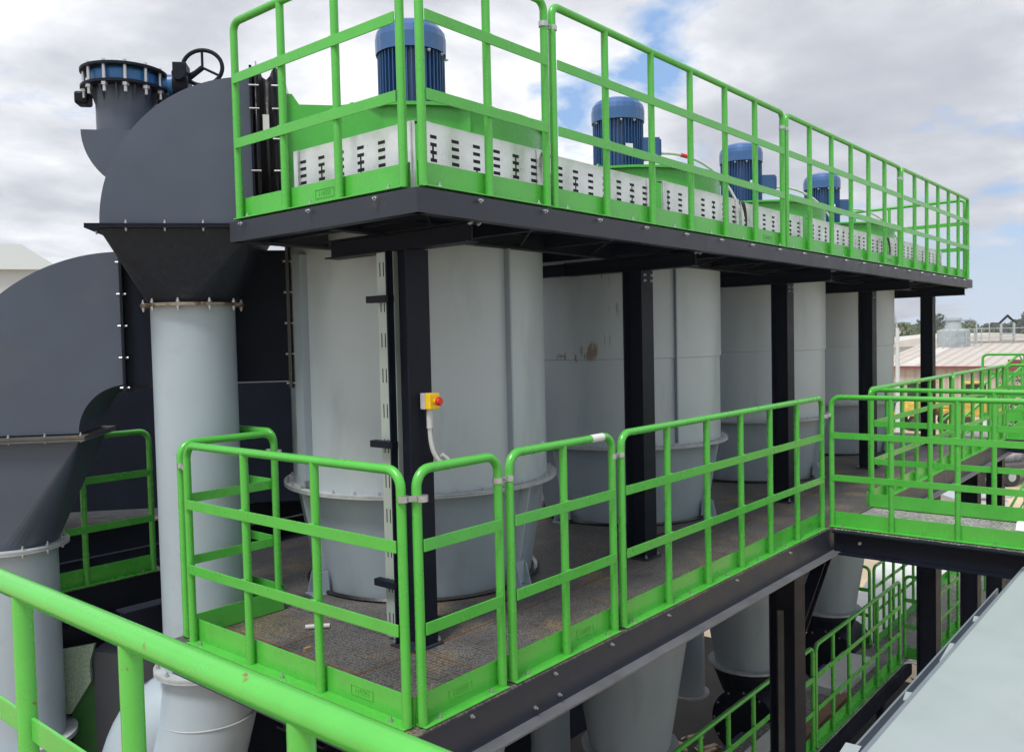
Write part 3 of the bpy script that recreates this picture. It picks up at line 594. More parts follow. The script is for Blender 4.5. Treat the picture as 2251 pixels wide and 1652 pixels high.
# vertical tray by the near column
t=thing('cable_tray','pale slotted cable tray rising vertically beside the nearest column','cable tray',(.675,.925,.02),R_(-90))
mb=MB(); 
perf(mb,2.07,.13,11,4,.010,horizontal=False,link_=False,seed=5,sw=.075,sh=.008)
mb.build('slotted_web',['tray_pale','slot_shade'],t); MB().box(-.001,0,0,.05,0,2.07).box(.13,.131,0,.05,0,2.07).build('tray_flange','tray_pale',t)
for z in (1.80,1.03,.28):
    mb=MB().box(-.045,.13,-.045,-.0015,z,z+.036); mb.build('strut_bracket','black_steel',t)
# emergency stop
t=thing('emergency_stop','yellow emergency stop box with red button on the nearest black column','emergency stop',(.735,.645,1.30))
MB().box(-.038,.038,-.034,-.0008,-.042,.042).build('back_box','grey_plastic',t,bevel=.004)
MB().box(-.038,.038,-.072,-.035,-.042,.042).build('front_cover','yellow_plastic',t,bevel=.006)
MB().tube([(0,-.072,0),(0,-.088,0)],.014,18).build('collar','yellow_plastic',t)
MB().tube([(0,-.088,0),(0,-.094,0),(0,-.108,0),(0,-.115,0)],[.015,.022,.022,.016],24).build('button','red_plastic',t)
t=thing('flexible_conduit','pale grey hose hanging in a loop below the yellow stop box','conduit',(.735,.615,1.258))
mb=MB().tube([(0,0,0),(0,0,-.10)],.017,12); mb.build('gland','conduit_white',t)
pts=bez((0,0,-.10),(.0,-.0,-.22),(.02,-.02,-.28),(.085,-.035,-.305),16)+bez((.085,-.035,-.305),(.12,-.04,-.31),(.12,-.02,-.275),(.07,-.01,-.245),8)[1:]
MB().tube(pts,.0125,12).build('hose','conduit_white',t)
# ---------------------------------------------------------------- ducts (local frame u to the cyclone, v away, origin = pipe 1 axis)
AD=math.atan2(-.643,.766)
def dloc(u,v): return (C1.x+.766*u+.643*v, C1.y-.643*u+.766*v)
def sq2round(mb,cu,zt,w,zb,r,n=48,wv=None):
    wv=wv or w
    """square top (half size w) to round bottom, triangulated"""
    rings=[]
    for z,kind in ((zt,0),(zb,1)):
        pass
    top=[];bot=[]
    for i in range(n):
        a=2*PI*(i+.5)/n-PI/4; bot.append(Vector((cu[1]+r*math.cos(a+0),r*math.sin(a),zb)))
    cor=[Vector((cu[0]+w*sx,wv*sy,zt)) for sx,sy in ((1,1),(-1,1),(-1,-1),(1,-1))]
    # corners at angles 45,135,225,315
    q=n//4
    for k in range(4):
        c=cor[k]; mid=int((k+1)*q)  # bottom index near the corner angle
        idx=[(mid-q//2+j)%n for j in range(q+1)]
        for j in range(q): mb.add([c,bot[idx[j]],bot[idx[j+1]]],[(0,1,2)],0,True)
        nx=cor[(k+1)%4]; mb.add([c,bot[idx[-1]],nx],[(0,1,2)],0)
def quarter_duct(name_parent,uc,zc,ri,ro,v0,v1,mt,extra=0.0,drop=0.0):
    pts=arc(uc,zc,ro,180,90,36); 
    if extra: pts=pts+[(uc+extra,zc+ro)]
    inn=arc(uc,zc,ri,90,180,18) if ri>.01 else [(uc,zc)]
    if extra: inn=[(uc+extra,zc+ri)]+inn
    if drop: pts=[(uc-ro,zc-drop)]+pts; inn=inn+[(uc-ri,zc-drop)]
    MB().prism(pts+inn,(v0,v1),smooth_sides=False).build('elbow',mt,name_parent)
def _unused():
    pass
def bolts_line(mb,p0,p1,n,axis,r=.010):
    p0=Vector(p0);p1=Vector(p1)
    for i in range(n):
        p=p0.lerp(p1,i/(n-1) if n>1 else 0); hexbolt(mb,Matrix.Translation(p),r,.010); hexbolt(mb,Matrix.Translation(p-Vector((0,0,.022)))@Matrix.Rotation(PI,4,'X'),r,.010)
t=thing('duct_elbow','upper dark grey quarter round duct elbow over the tall grey pipe','duct',(C1.x,C1.y,0),AD,'dark duct elbows')
quarter_duct(t,.43,2.305,.03,.84,-.40,.40,'duct_dark')
MB().box(-.475,.50,-.46,.46,2.280,2.292).box(-.475,.50,-.46,.46,2.294,2.305).build('square_flange','black_steel',t)
q=BQ(); bolts_line(q,(-.26,-.44,2.305),(.36,-.44,2.305),4,'z'); bolts_line(q,(-.455,-.30,2.305),(-.455,.3,2.305),3,'z'); q.build('flange_bolt','zinc_bolt',t)
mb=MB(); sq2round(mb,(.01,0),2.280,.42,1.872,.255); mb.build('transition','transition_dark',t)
MB().box(.431,.445,-.44,.44,2.31,3.20).build('end_flange','black_steel',t)
# sleeve
t=thing('rubber_sleeve','black rubber sleeve with clamps between dark elbow and green head','duct sleeve',(C1.x,C1.y,0),AD)
mb=MB()
prof=[.40,.415,.435,.42,.395,.385,.40,.425,.44,.43]; us=[.435,.45,.465,.48,.50,.52,.54,.555,.575,.60]
vs=[];
for u_,w in zip(us,prof):
    for (sy,z) in ((-1,2.75-w),(1,2.75-w),(1,2.75+w),(-1,2.75+w)): vs.append((u_,sy*w,z))
mb.add(vs,[(i*4+j,i*4+(j+1)%4,(i+1)*4+(j+1)%4,(i+1)*4+j) for i in range(len(us)-1) for j in range(4)],0,True); mb.build('bellows','rubber',t)
mb=MB()
for u_ in (.47,.565):
    for z0,z1,y0,y1 in ((2.33,3.18,-.455,-.445),): mb.box(u_,u_+.012,y0,y1,z0,z1)
    mb.box(u_,u_+.012,-.44,.44,3.185,3.197)
mb.build('clamp_bar','black_steel',t)
q=BQ()
for z in (2.45,2.6,2.78,2.95,3.08):
    for u_ in (.45,.575): q.tube([(u_-.02,-.462,z),(u_+.035,-.462,z)],.006,8)
for v in (-.35,-.1): q.tube([(.46,v,3.19),(.46,v,3.25)],.005,6)
q.build('clamp_bolt','zinc_bolt',t)
MB().box(.50,.535,-.452,-.446,2.83,2.92).build('white_tag','white_plate',t)
# tall pipe
def pipe_flange(mb,z,r,R,t_=.022,c=(0,0)): mb.lathe([(r,z-t_/2),(R,z-t_/2),(R,z-.001),(r,z-.001)],c,48); mb.lathe([(r,z+.001),(R,z+.001),(R,z+t_/2),(r,z+t_/2)],c,48)
t=thing('down_pipe','tall pale grey vertical pipe behind the left corner rails','pipe',(C1.x,C1.y,0),AD,'pale grey down pipes')
MB().lathe([(.246,1.862),(.246,-.36)],n=72).build('pipe_body','pipe_paint',t)
mb=MB(); pipe_flange(mb,1.862,.235,.30,.017); mb.build('top_flange','flange_rusty',t)
q=BQ()
for k in range(10):
    a=2*PI*k/10+.2; hexbolt(q,Matrix.Translation((.282*math.cos(a),.282*math.sin(a),1.874)),.012,.012); hexbolt(q,Matrix.Translation((.282*math.cos(a),.282*math.sin(a),1.850))@Matrix.Rotation(PI,4,'X'),.012,.012)
q.build('flange_bolt','zinc_bolt',t)
mb=MB(); pipe_flange(mb,-.375,.24,.31,.03); mb.build('bottom_flange','flange_dirty',t)
q=BQ()
for k in range(10):
    a=2*PI*k/10+.2; hexbolt(q,Matrix.Translation((.282*math.cos(a),.282*math.sin(a),-.358)),.012,.012)
q.build('flange_bolt','zinc_bolt',t)
mb=MB(); P0=[(0,0,-.39),(0,0,-.62)]
mb.tube([(0,0,-.392),(0,0,-.50),(0,0,-.68),(-.08,0,-1.0),(-.35,.0,-1.5)],[.255,.262,.29,.29,.29],48,caps=False)
mb.tube(bez((.12,.14,-.72),(-.30,.13,-.60),(-.47,.13,-.78),(-.50,.15,-1.7),20),.265,48,caps=False)
mb.build('bottom_elbow','pipe_paint',t)
MB().lathe([(.288,-.675),(.296,-.68),(.288,-.685)],n=48).build('weld_seam','flange_dirty',t)
# second assembly
def assembly2():
    u0,v0=-1.18,.52
    t=thing('duct_elbow','lower dark grey duct elbow at the left edge, passing behind the tall pipe','duct',(*dloc(0,0),0),AD,'dark duct elbows')
    uc=-.46; ri,ro=.30,1.14
    quarter_duct(t,uc,1.08,ri,ro,.23,.81,'duct_dark')
    MB().box(uc+.004,.56,.235,1.065,1.375,2.225).build('straight_duct','black_duct',t)
    MB().box(uc-.012,uc+.004,.18,1.12,1.33,2.27).build('flange','black_steel',t)
    MB().box(.545,.565,.17,1.10,1.33,2.275).build('flange','dull_steel',t)
    q=BQ()
    for z in (1.36,1.55,1.75,1.95,2.15,2.25):
        for u_ in (uc-.006,.555): q.tube([(u_-.028,.20,z),(u_+.028,.20,z)],.0075,8)
    q.build('flange_bolt','zinc_bolt',t)
    MB().box(u0-.49,u0+.47,.17,.86,1.035,1.05).box(u0-.49,u0+.47,.17,.86,1.053,1.07).build('square_flange','dull_steel',t)
    q=BQ(); bolts_line(q,(u0-.4,.20,1.07),(u0+.44,.20,1.07),5,'z'); q.build('flange_bolt','zinc_bolt',t)
    mb=MB(); sq2round(mb,(0,-.10),0,.42,-.69,.265,wv=.29)
    o=mb.build('transition','duct_dark',t); o.location=(u0,v0,1.035)
    return u0,v0
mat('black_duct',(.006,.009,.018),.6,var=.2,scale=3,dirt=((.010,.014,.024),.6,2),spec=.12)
u0,v0=assembly2(); c2=dloc(u0-.10,v0)
t=thing('down_pipe','pale grey vertical pipe at the lower left edge below the lower dark elbow','pipe',(c2[0],c2[1],0),AD,'pale grey down pipes')
MB().lathe([(.26,.335),(.26,-3.0)],n=72).build('pipe_body','pipe_paint',t)
mb=MB(); pipe_flange(mb,.34,.25,.33,.025); mb.build('top_flange','flange_dirty',t)
q=BQ()
for k in range(12):
    a=2*PI*k/12; hexbolt(q,Matrix.Translation((.30*math.cos(a),.30*math.sin(a),.353)),.013,.012); hexbolt(q,Matrix.Translation((.30*math.cos(a),.30*math.sin(a),.327))@Matrix.Rotation(PI,4,'X'),.013,.012)
q.build('flange_bolt','zinc_bolt',t)
mb=MB(); pipe_flange(mb,-.95,.25,.33,.03); mb.build('bottom_flange','flange_dirty',t)
# dark bodies behind
t=thing('filter_housing','huge dark navy duct body behind the tall pipe under the lower elbow','duct body',(*dloc(-.3,2.62),0),AD)
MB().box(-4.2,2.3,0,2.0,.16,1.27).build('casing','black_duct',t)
t=thing('rear_platform','rear deck strip with sawdust behind the tall pipe','platform',(0,3.8,-.1))
MB().box(-2.5,.9,0,.55,-.012,-.003).build('deck_plate','chequer_dusty',t) if False else None
deckmat('dusty_plate',(.13,.11,.09),(.30,.24,.17))
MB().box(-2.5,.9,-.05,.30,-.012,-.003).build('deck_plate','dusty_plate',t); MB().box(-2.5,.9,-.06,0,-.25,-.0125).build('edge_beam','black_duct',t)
MB().box(-2.5,6,.90,1.02,.185,.20).build('raised_ledge','dusty_plate',t)
MB().box(-2.5,6,.92,1.0,-.02,.184).build('ledge_web','black_duct',t)
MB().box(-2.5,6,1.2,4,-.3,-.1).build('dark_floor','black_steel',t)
mat('green_dark',(.015,.10,.015),.5)
t=thing('steel_hopper','dark steel hopper low between the two pale pipes, with a pale green mesh guard','hopper',(.17,3.40,-.46),R_(-50))
MB().prism([(.0,.0),(.62,-.12),(.62,-2.6),(.10,-2.6),(.0,-1.6)],(0,.5)).build('hopper_body','hopper_dark',t)
MB().box(-.17,-.002,.02,.45,-2.6,-.10).build('side_panel','green_dark',t)
MB().prism([(-.22,.02),(.03,.06),(-.005,-.06),(-.005,-.20),(-.15,-.42),(-.22,-.42)],(-.035,-.005)).build('mesh_guard','mesh_green',t)
# added dark blocks standing in for deep shade below the deck
t=thing('shade_infill','dark machine added as deep shade behind the cones','infill',(0,0,-5.2))
MB().box(6.2,12.6,6.0,8.0,0,4.6).build('infill_body','black_duct',t); MB().box(6.1,12.7,5.9,8.1,4.6,4.68).build('infill_top','black_steel',t)
t=thing('shade_infill','dark machine added as deep shade under the left half of the lower deck','infill',(0,0,-5.2))
MB().box(-1.2,5.5,3.7,6.0,0,4.8).build('infill_body','black_duct',t); MB().box(-1.3,5.6,3.6,6.1,4.8,4.88).build('infill_top','black_steel',t)
# valve on top
t=thing('butterfly_valve','flanged blue butterfly valve with a black handwheel on a dark stub pipe, top left','valve',(C1.x,C1.y,0),AD)
us=-.345
quarter=[(-.19-.36,2.88)]+arc(-.19,2.88,.36,180,262,16)[1:]+[(-.05,2.53),(-.05,2.88)]
MB().prism(quarter,(-.19,.19)).build('stub_elbow','duct_dark',t)
MB().lathe([(.165,2.88),(.165,3.150)],(us,0),48).build('stub_pipe','duct_dark',t)
g_=None
for k in range(12):
    a=2*PI*k/12; T=Matrix.Translation((us,0,0))@Matrix.Rotation(a,4,'Z'); MB().prism([(.16,3.155),(.20,3.155),(.168,3.065)],(-.004,.004),T=T).build('gusset','duct_dark',t)
MB().lathe([(.15,3.150),(.245,3.150),(.245,3.165),(.15,3.165)],(us,0),56).lathe([(.15,3.250),(.245,3.250),(.245,3.265),(.001,3.265)],(us,0),56).build('flange','black_steel',t)
MB().lathe([(.19,3.165),(.20,3.180),(.20,3.235),(.19,3.250)],(us,0),48).build('valve_body','valve_blue',t)
q=BQ()
for k in range(12):
    a=2*PI*k/12+.26; c=(us+.222*math.cos(a),.222*math.sin(a))
    q.tube([(c[0],c[1],3.095),(c[0],c[1],3.280)],.011,8); hexbolt(q,Matrix.Translation((c[0],c[1],3.130)),.021,.02)
q.build('stud','zinc_bolt',t)
for k in (-1,1): MB().box(us+k*.235-.04,us+k*.235+.04,-.06,.05,3.065,3.140).build('lug','black_steel',t,bevel=.015)
MB().tube([(us+.18,0,3.200),(us+.28,0,3.200)],[.045,.040],16).tube([(us+.255,0,3.200),(us+.285,0,3.200)],.062,20).build('neck','valve_blue',t)
mb=MB().tube([(us+.285,0,3.200),(us+.375,0,3.200)],.078,24); mb.box(us+.29,us+.37,-.075,.05,3.205,3.320); mb.tube([(us+.33,-.02,3.235),(us+.33,-.13,3.235)],.035,16); mb.build('gearbox','black_steel',t,bevel=.004)
W0=Vector((us+.455,-.02,3.305)); 
mb=MB(); ring=[W0+Vector((math.cos(R_(q))*.35*.095,math.cos(R_(q))*.95*.095*-1*0+0,0))+Vector((.105*math.cos(R_(q))*.82,-.095*math.cos(R_(q))*.2,.105*math.sin(R_(q)))) for q in range(0,361,12)]
mb.tube(ring,.0125,10,caps=False); hub=W0+Vector((-.10,.03,.0))
mb.tube([Vector((us+.36,0,3.235)),W0],.016,10)
for q in (90,210,330): mb.tube([W0,W0+Vector((.105*1.15*math.cos(R_(q)),-.02*math.cos(R_(q)),.105*math.sin(R_(q))))],.008,8)
mb.build('handwheel','black_steel',t)
# ---------------------------------------------------------------- under the deck: more pipes, rotary valves, catwalk
GP='dim grey pipes under the lower deck'
for (x,y,r,zb,lb) in ((4.70,2.98,.21,-5.1,'dim grey vertical pipe below the deck edge, left of the first cone'),(8.15,3.25,.25,-3.4,'dim grey pipe in the dark between two cones')):
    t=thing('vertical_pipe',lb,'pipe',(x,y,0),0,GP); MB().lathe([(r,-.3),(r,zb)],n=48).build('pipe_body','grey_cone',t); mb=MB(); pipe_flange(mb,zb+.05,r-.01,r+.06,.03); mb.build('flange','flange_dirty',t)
ZC=-2.70
for k in range(1,4):
    t=thing('rotary_valve',['','black rotary valve with geared motor under the nearest visible cone','black rotary valve with geared motor under the middle cone','black rotary valve with geared motor under the farthest cone'][k],'rotary valve',(CYC[k][0],CYC[k][1],-2.27),0,'rotary valves under the cones')
    mb=MB(); sq2round(mb,(0,0),0,.30,0,.40) if False else None
    mb=MB().lathe([(.40,-.01),(.40,-.06),(.30,-.32)],n=24,smooth=False); mb.build('inlet','black_steel',t)
    T=Matrix.Translation((-.15,-.1,-.62))@Matrix.Rotation(R_(90),4,'Y')
    MB().tube([(-.42,-.15,-.55),(.35,-.15,-.55)],.37,40).tube([(-.44,-.15,-.55),(-.42,-.15,-.55)],.40,40).build('drum','black_steel',t)
    q=BQ()
    for i in range(12):
        a=2*PI*i/12; q.tube([(-.455,-.15+.37*math.cos(a),-.55+.37*math.sin(a)),(-.42,-.15+.37*math.cos(a),-.55+.37*math.sin(a))],.014,8)
    q.build('cover_bolt','zinc_bolt',t)
    MB().box(-.72,-.46,-.42,-.12,-.86,-.62).tube([(-.74,-.27,-.74),(-.70,-.27,-.74)],.10,20).tube([(-.5,-.42,-.80),(-.5,-.85,-.80)],.10,20).build('geared_motor','gear_blue',t,bevel=.01)

for o in bpy.data.objects:
    if o.name.startswith('geared_motor') and not o.data.materials[0]: o.data.materials[0]=M['gear_blue']
t=thing('low_catwalk','low dark catwalk under the cones','walkway',(3.0,.68,ZC))
MB().box(-.2,10.0,0,.95,-.02,-.006).build('deck_plate','dark_deck',t) if False else None
deckmat('dark_deck',(.10,.095,.09),(.15,.12,.09))
MB().box(-.2,6.5,0,.75,-.02,-.006).box(6.5,12.5,-.26,.52,-.02,-.006).build('deck_plate','walkway_plate',t)
MB().box(-.2,6.46,-.04,-.0,-.20,-.0205).box(6.46,12.5,-.30,-.26,-.20,-.0205).build('edge_beam','black_steel',t)
yc=.72
panel((3.30,yc),(6.22,yc),ZC,[.5,1.0,1.5,2.0,2.5],'green handrail panel low under the deck, left of the thick black column base',GB,detail=False)
panel((6.30,yc),(9.20,yc),ZC,[.5,1.0,1.5,2.0,2.5],'green handrail panel low under the deck, right of the thick black column',GB,detail=False)
panel((9.50,yc+.02),(9.50,.48),ZC,[],'narrow low green handrail panel stepping out toward the viewer',GB,detail=False)
panel((9.56,.45),(12.5,.45),ZC,[.5,1.0,1.5,2.0,2.5],'low green handrail panel running into the black column below the walkway',GB,detail=False)
panel((12.6,1.20),(9.72,1.20),ZC,[.5,1.0,1.5,2.0,2.45],'low green handrail panel standing before the white sloping sheet',GB,detail=False)
panel((9.66,2.6),(9.66,1.24),ZC,[.7],'low green handrail panel turning back beside the farthest cone',GB,detail=False)
panel((12.7,1.20),(15.6,1.20),ZC,[.5,1.0,1.5,2.0,2.45],'farthest low green handrail panel beyond the white sheet',GB,detail=False)
# planks and white boards on the catwalk
for x,y,w,l,h,mt,lb in ((5.9,1.02,.30,.9,.12,'white_plate','white board lying on the low catwalk by the thick column'),(7.0,.92,.14,1.5,.06,'wood','brown wooden plank lying on the low catwalk'),(8.3,1.15,.42,1.3,.10,'white_plate','wide white panel lying on the low catwalk under the farthest cone')):
    mb=MB().box(-l/2,l/2,-w/2,w/2,0,h); tag(mb.build('plank' if mt=='wood' else 'board',mt,loc=(x,y,ZC-.004),bevel=.004),lb,'board')
# conveyor trough under the catwalk, seen along its top
t=thing('screw_conveyor','dark screw conveyor trough running below the low catwalk rails','conveyor',(3.0,-.1,-3.6))
MB().box(-1,8.5,-.4,.55,0,.55).build('trough','dull_steel',t)
for i in range(9): MB().box(-.6+i,-.5+i,-.44,-.401,-.05,.6).build('trough_rib','dull_steel',t)
for i,(x,y,l,rx) in enumerate(((4.2,.35,.8,25),(5.3,.30,.6,-15),(6.1,.38,.9,32),(7.2,.30,.5,12),(7.9,.38,.8,-22))):
    T=Matrix.Translation((x,y,.62))@Matrix.Rotation(R_(rx),4,'Y')@Matrix.Rotation(R_(20),4,'X'); MB().box(-l/2,l/2,-.2,.2,0,.008,T=T).build('trough_lid','dull_steel',t)
for i,(x,lb) in enumerate(((9.1,'white cable ends hanging loose below the narrow low rail panel'),)):
    tc_=thing('loose_cable',lb,'cable',(x,.64,ZC)); MB().tube(bez((0,0,.05),(.1,-.15,.12),(.25,-.25,-.1),(.2,-.2,-.35)),.014,8).build('sheath','conduit_white',tc_); MB().tube(bez((.1,0,.05),(.2,-.2,.1),(.4,-.2,-.1),(.3,-.3,-.5)),.010,8).build('sheath','conduit_white',tc_)
mb=MB(); rr=random.Random(3)
for i in range(260):
    x=rr.uniform(6.5,10.5); y=rr.uniform(2.6,4.5); a=rr.uniform(0,PI); T=Matrix.Translation((x,y,-5.18))@Matrix.Rotation(a,4,'Z'); s=rr.uniform(.03,.14); mb.box(-s,s,-s*.3,s*.3,0,s*.3,T=T)
tag(mb.build('scrap_litter','debris'),'loose scraps littering the ground under the cones','litter',kind='stuff')
# white sloping cover beyond
t=thing('sloping_cover','big white sloping cover plate seen through the low rails','cover',(10,1.3,-2.9))
def onz(u,v,z): d=px(u,v); k=(z-CP.z)/d.z; return CP+d*k
MB().add([Vector(p)+Vector((0,0,h)) for h in (0,-.25) for p in ((.0,.0,.0),(6.2,.05,.25),(6.2,1.45,.25),(1.35,.85,.05))],[(0,1,2,3),(4,7,6,5),(0,4,5,1),(1,5,6,2),(2,6,7,3),(3,7,4,0)]).build('cover_sheet','white_plate',t)
MB().box(1.4,1.5,.3,.4,-2.3,-.2).build('cover_leg','black_steel',t)
# ---------------------------------------------------------------- light grey cover in the lower right corner
t=thing('conveyor_cover','light grey sheet cover filling the lower right corner close to the viewer','cover',(0,-1.50,0))
MB().box(-.5,4.25,-3.2,-.012,-.025,0).build('top_sheet','cover_paint',t,bevel=.004)
MB().box(-.5,4.25,-.011,.012,-.07,-.008).build('edge_lip','cover_edge',t,bevel=.003)
MB().box(-.5,4.25,-.9,-.03,-.6,-.026).build('side_body','cover_edge',t)
for i,(x,l,w,rz) in enumerate(((.72,.34,.06,5),(1.62,.10,.03,9),(2.2,.30,.022,4),(2.95,.10,.03,8))):
    T=Matrix.Translation((x,.014,-.045))@Matrix.Rotation(R_(rz),4,'Z'); MB().box(0,l,.0,w,0,.006,T=T).build('edge_tab','cover_paint',t)
MB().box(-.5,4.2,.0125,.16,-.24,-.22).box(-.5,4.2,.15,.16,-.219,-.17).build('lower_ledge','cover_edge',t)
mb=MB().prism([(0,.03),(.12,0),(.14,.07),(.05,.08)],(-.2,0)); tag(mb.build('white_box','white_plate',loc=(3.92,-1.50,.27),bevel=.01),'white corner of a box poking in at the right edge below the walkway','box')
# ---------------------------------------------------------------- stairs beyond
def stair(x,y,z0,z1,a,label,n=9,w=.7):
    t=thing('staircase',label,'stairs',(x,y,z0),a,'green railed staircases'); H=z1-z0; Lr=H*1.15
    for s in (0,w):
        MB().prism([(0,0),(Lr,H),(Lr,H+.18),(0,.18)],(s-.01,s+.01)).build('stringer','green_paint',t)
        MB().tube([(0,s,.0),(0,s,.95),(.05,s,1.05),(Lr-.05,s,H+1.05),(Lr,s,H+.95),(Lr,s,H)],.021,10).build('stair_rail','green_paint',t)
        mb=MB()
        for h in (.42,.75): mb.prism([(0,h-.02),(Lr,H+h-.02),(Lr,H+h+.03),(0,h+.03)],(s-.004,s+.004))
        mb.build('mid_rail','green_paint',t)
        for i in range(1,4): MB().tube([(Lr*i/4,s,H*i/4),(Lr*i/4,s,H*i/4+1.05)],.019,8).build('post','green_paint',t)
    for i in range(n): MB().box(Lr*(i+.3)/n,Lr*(i+1.1)/n,.012,w-.012,H*(i+.6)/n,H*(i+.6)/n+.03).build('tread','walkway_plate',t)
stair(12.6,.1,-3.6,-1.6,R_(-20),'green railed staircase low down between two black columns on the right')
stair(13.9,1.4,-1.3,.1,R_(-60),'green railed staircase rising to the far walkway, right of the farthest column')
# ---------------------------------------------------------------- yard and background
def base(u,v,z): p=onz(u,v,z); return p
ax=F.copy(); ax.z=0; ax.normalize(); yawc=math.atan2(ax.y,ax.x)
def at_depth(u,depth,z):
    d=px(u,760); d=d/ (d.x*F.x+d.y*F.y+d.z*F.z); return Vector((CP.x+d.x*depth,CP.y+d.y*depth,z))
G0=-5.2
def yawat(u): d=px(u,760); return math.atan2(d.y,d.x)
def bwall(mb,x0,x1,y0,y1,z0,z1): return mb.box(x0,x1,y0,y1,z0,z1)
# local frames: x across the view (right), y away
def frame(name,label,cat,u,depth,z=G0,group=None,twist=0):
    p=at_depth(u,depth,z); return thing(name,label,cat,p,yawc-PI/2+twist,group)
# long tan shed
t=frame('industrial_shed','long tan shed with beige ribbed roof and dark red fascia behind the far rails','building',2150,70,twist=R_(-38))
MB().box(-9,13,0,22,0,4.0).build('wall','wall_ribbed',t) if False else None
ribbed('wall_ribbed',(.50,.43,.37),(.40,.34,.29),.8,0)
MB().box(-8.2,13,0,19,0,3.65).build('wall','wall_ribbed',t)
MB().add([(-8.6,-.4,3.85),(13.4,-.4,3.85),(13.4,19,5.45),(-8.6,19,5.45),(-8.6,-.4,3.75),(13.4,-.4,3.75),(13.4,19,5.35),(-8.6,19,5.35)],[(0,1,2,3),(4,7,6,5),(0,4,5,1),(2,6,7,3),(1,5,6,2),(3,7,4,0)]).build('roof','roof_beige',t)
MB().box(-8.6,13.4,-.46,-.405,3.66,3.87).build('fascia','fascia_red',t)
for x in (-5.9,3.6): MB().add([(x,-.38,3.88),(x+1.1,-.38,3.88),(x+1.1,18.8,5.47),(x,18.8,5.47)],[(0,1,2,3)]).build('skylight_strip','roof_pale',t)
MB().box(-7.8,-6.6,-.05,-.001,0,2.8).build('door','glass_dark',t)
t=frame('industrial_shed','nearer tan shed corner with red fascia cut by the right edge','building',2262,52,twist=R_(-38))
MB().box(-.6,8,0,14,0,4.55).build('wall','wall_ribbed',t); MB().add([(-1.1,-.3,4.9),(8,-.3,4.9),(8,14,6.4),(-1.1,14,6.4),(-1.1,-.3,4.8),(8,-.3,4.8),(8,14,6.3),(-1.1,14,6.3)],[(0,1,2,3),(4,7,6,5),(0,4,5,1),(2,6,7,3),(1,5,6,2),(3,7,4,0)]).build('roof','roof_beige',t); MB().box(-1.1,8,-.36,-.305,4.3,4.95).build('fascia','fascia_red',t)
for i,(u,dp,w,h,lb) in enumerate(((2020,120,16,5.9,'white roofed warehouse left of the farthest column, in the distance'),(2190,125,30,6.35,'long white roofed warehouse in the distance under the trees'),(2060,160,30,6.3,'pale distant warehouse just below the tree line'))):
    t=frame('warehouse',lb,'building',u,dp,group='distant warehouses'); MB().box(-w/2,w/2,0,20,0,h-1.2).build('wall','wall_white',t)
    MB().prism([(-w/2-.5,h-1.2),(w/2+.5,h-1.2),(w/2+.5,h-1.05),(0,h),(-w/2-.5,h-1.05)],(-.5,20.5)).build('roof','roof_pale',t)
    for k in range(5): MB().box(-w/2+1+k*w/5,-w/2+2.2+k*w/5,-.05,-.001,2,3.6).build('window','glass_dark',t)
# rooftop tank plant
t=frame('rooftop_tank','grey tank unit with a small drum and railing on the beige shed roof','tank',2095,86,z=-.15)
MB().lathe([(1.5,0),(1.5,1.75),(.9,1.95),(.001,1.95)],n=14,smooth=False).build('tank_body','tank_grey',t); MB().lathe([(.75,1.95),(.68,2.75),(.80,2.76),(.80,3.0),(.001,3.0)],n=20).build('drum','tank_grey',t)
mb=MB()
for x in (-1.9,-1.2,-.4,.4,1.2,1.9): mb.box(x-.04,x+.04,-1.7,-1.62,0,1.9)
for z in (.95,1.85): mb.box(-1.95,6,-1.72,-1.66,z,z+.07)
mb.build('railing','tank_grey',t); MB().tube([(.7,0,2.8),(2.0,0,2.8),(2.3,0,2.6),(2.3,0,.2)],.10,8).build('vent_pipe','tank_grey',t)
t=frame('roof_gantry','small grey gantry frame with a pointed black top on the far roof','gantry',2215,86,z=.0)
mb=MB()
for x in (-.75,.55): mb.box(x,x+.18,0,.18,0,2.3)
mb.box(-.75,.73,.05,.12,1.1,1.25).box(-.75,.73,.05,.12,.5,.6); mb.build('leg_frame','tank_grey',t)
MB().prism([(-.95,2.2),(-.75,2.2),(0,2.85),(.75,2.2),(.95,2.2),(0,3.1)],(0,.2)).build('pointed_top','black_steel',t)
t=frame('roof_mast','thin grey mast standing on the far roof','mast',2174,86,z=.0); MB().tube([(0,0,0),(0,0,2.3)],.05,8).build('mast_tube','tank_grey',t)
t=frame('utility_pole','tall pale utility pole with a lamp arm left of the farthest column','pole',1972,45)
MB().tube([(0,0,0),(0,0,7.0)],[.14,.09],10).build('pole_shaft','wall_white',t); MB().tube([(0,0,6.9),(-.12,0,7.6),(-.3,0,7.85)],.05,8).tube([(0,0,6.75),(.14,0,6.75)],.08,8).box(-.5,.3,-.03,.03,3.6,3.7).build('lamp_arm','tank_grey',t)
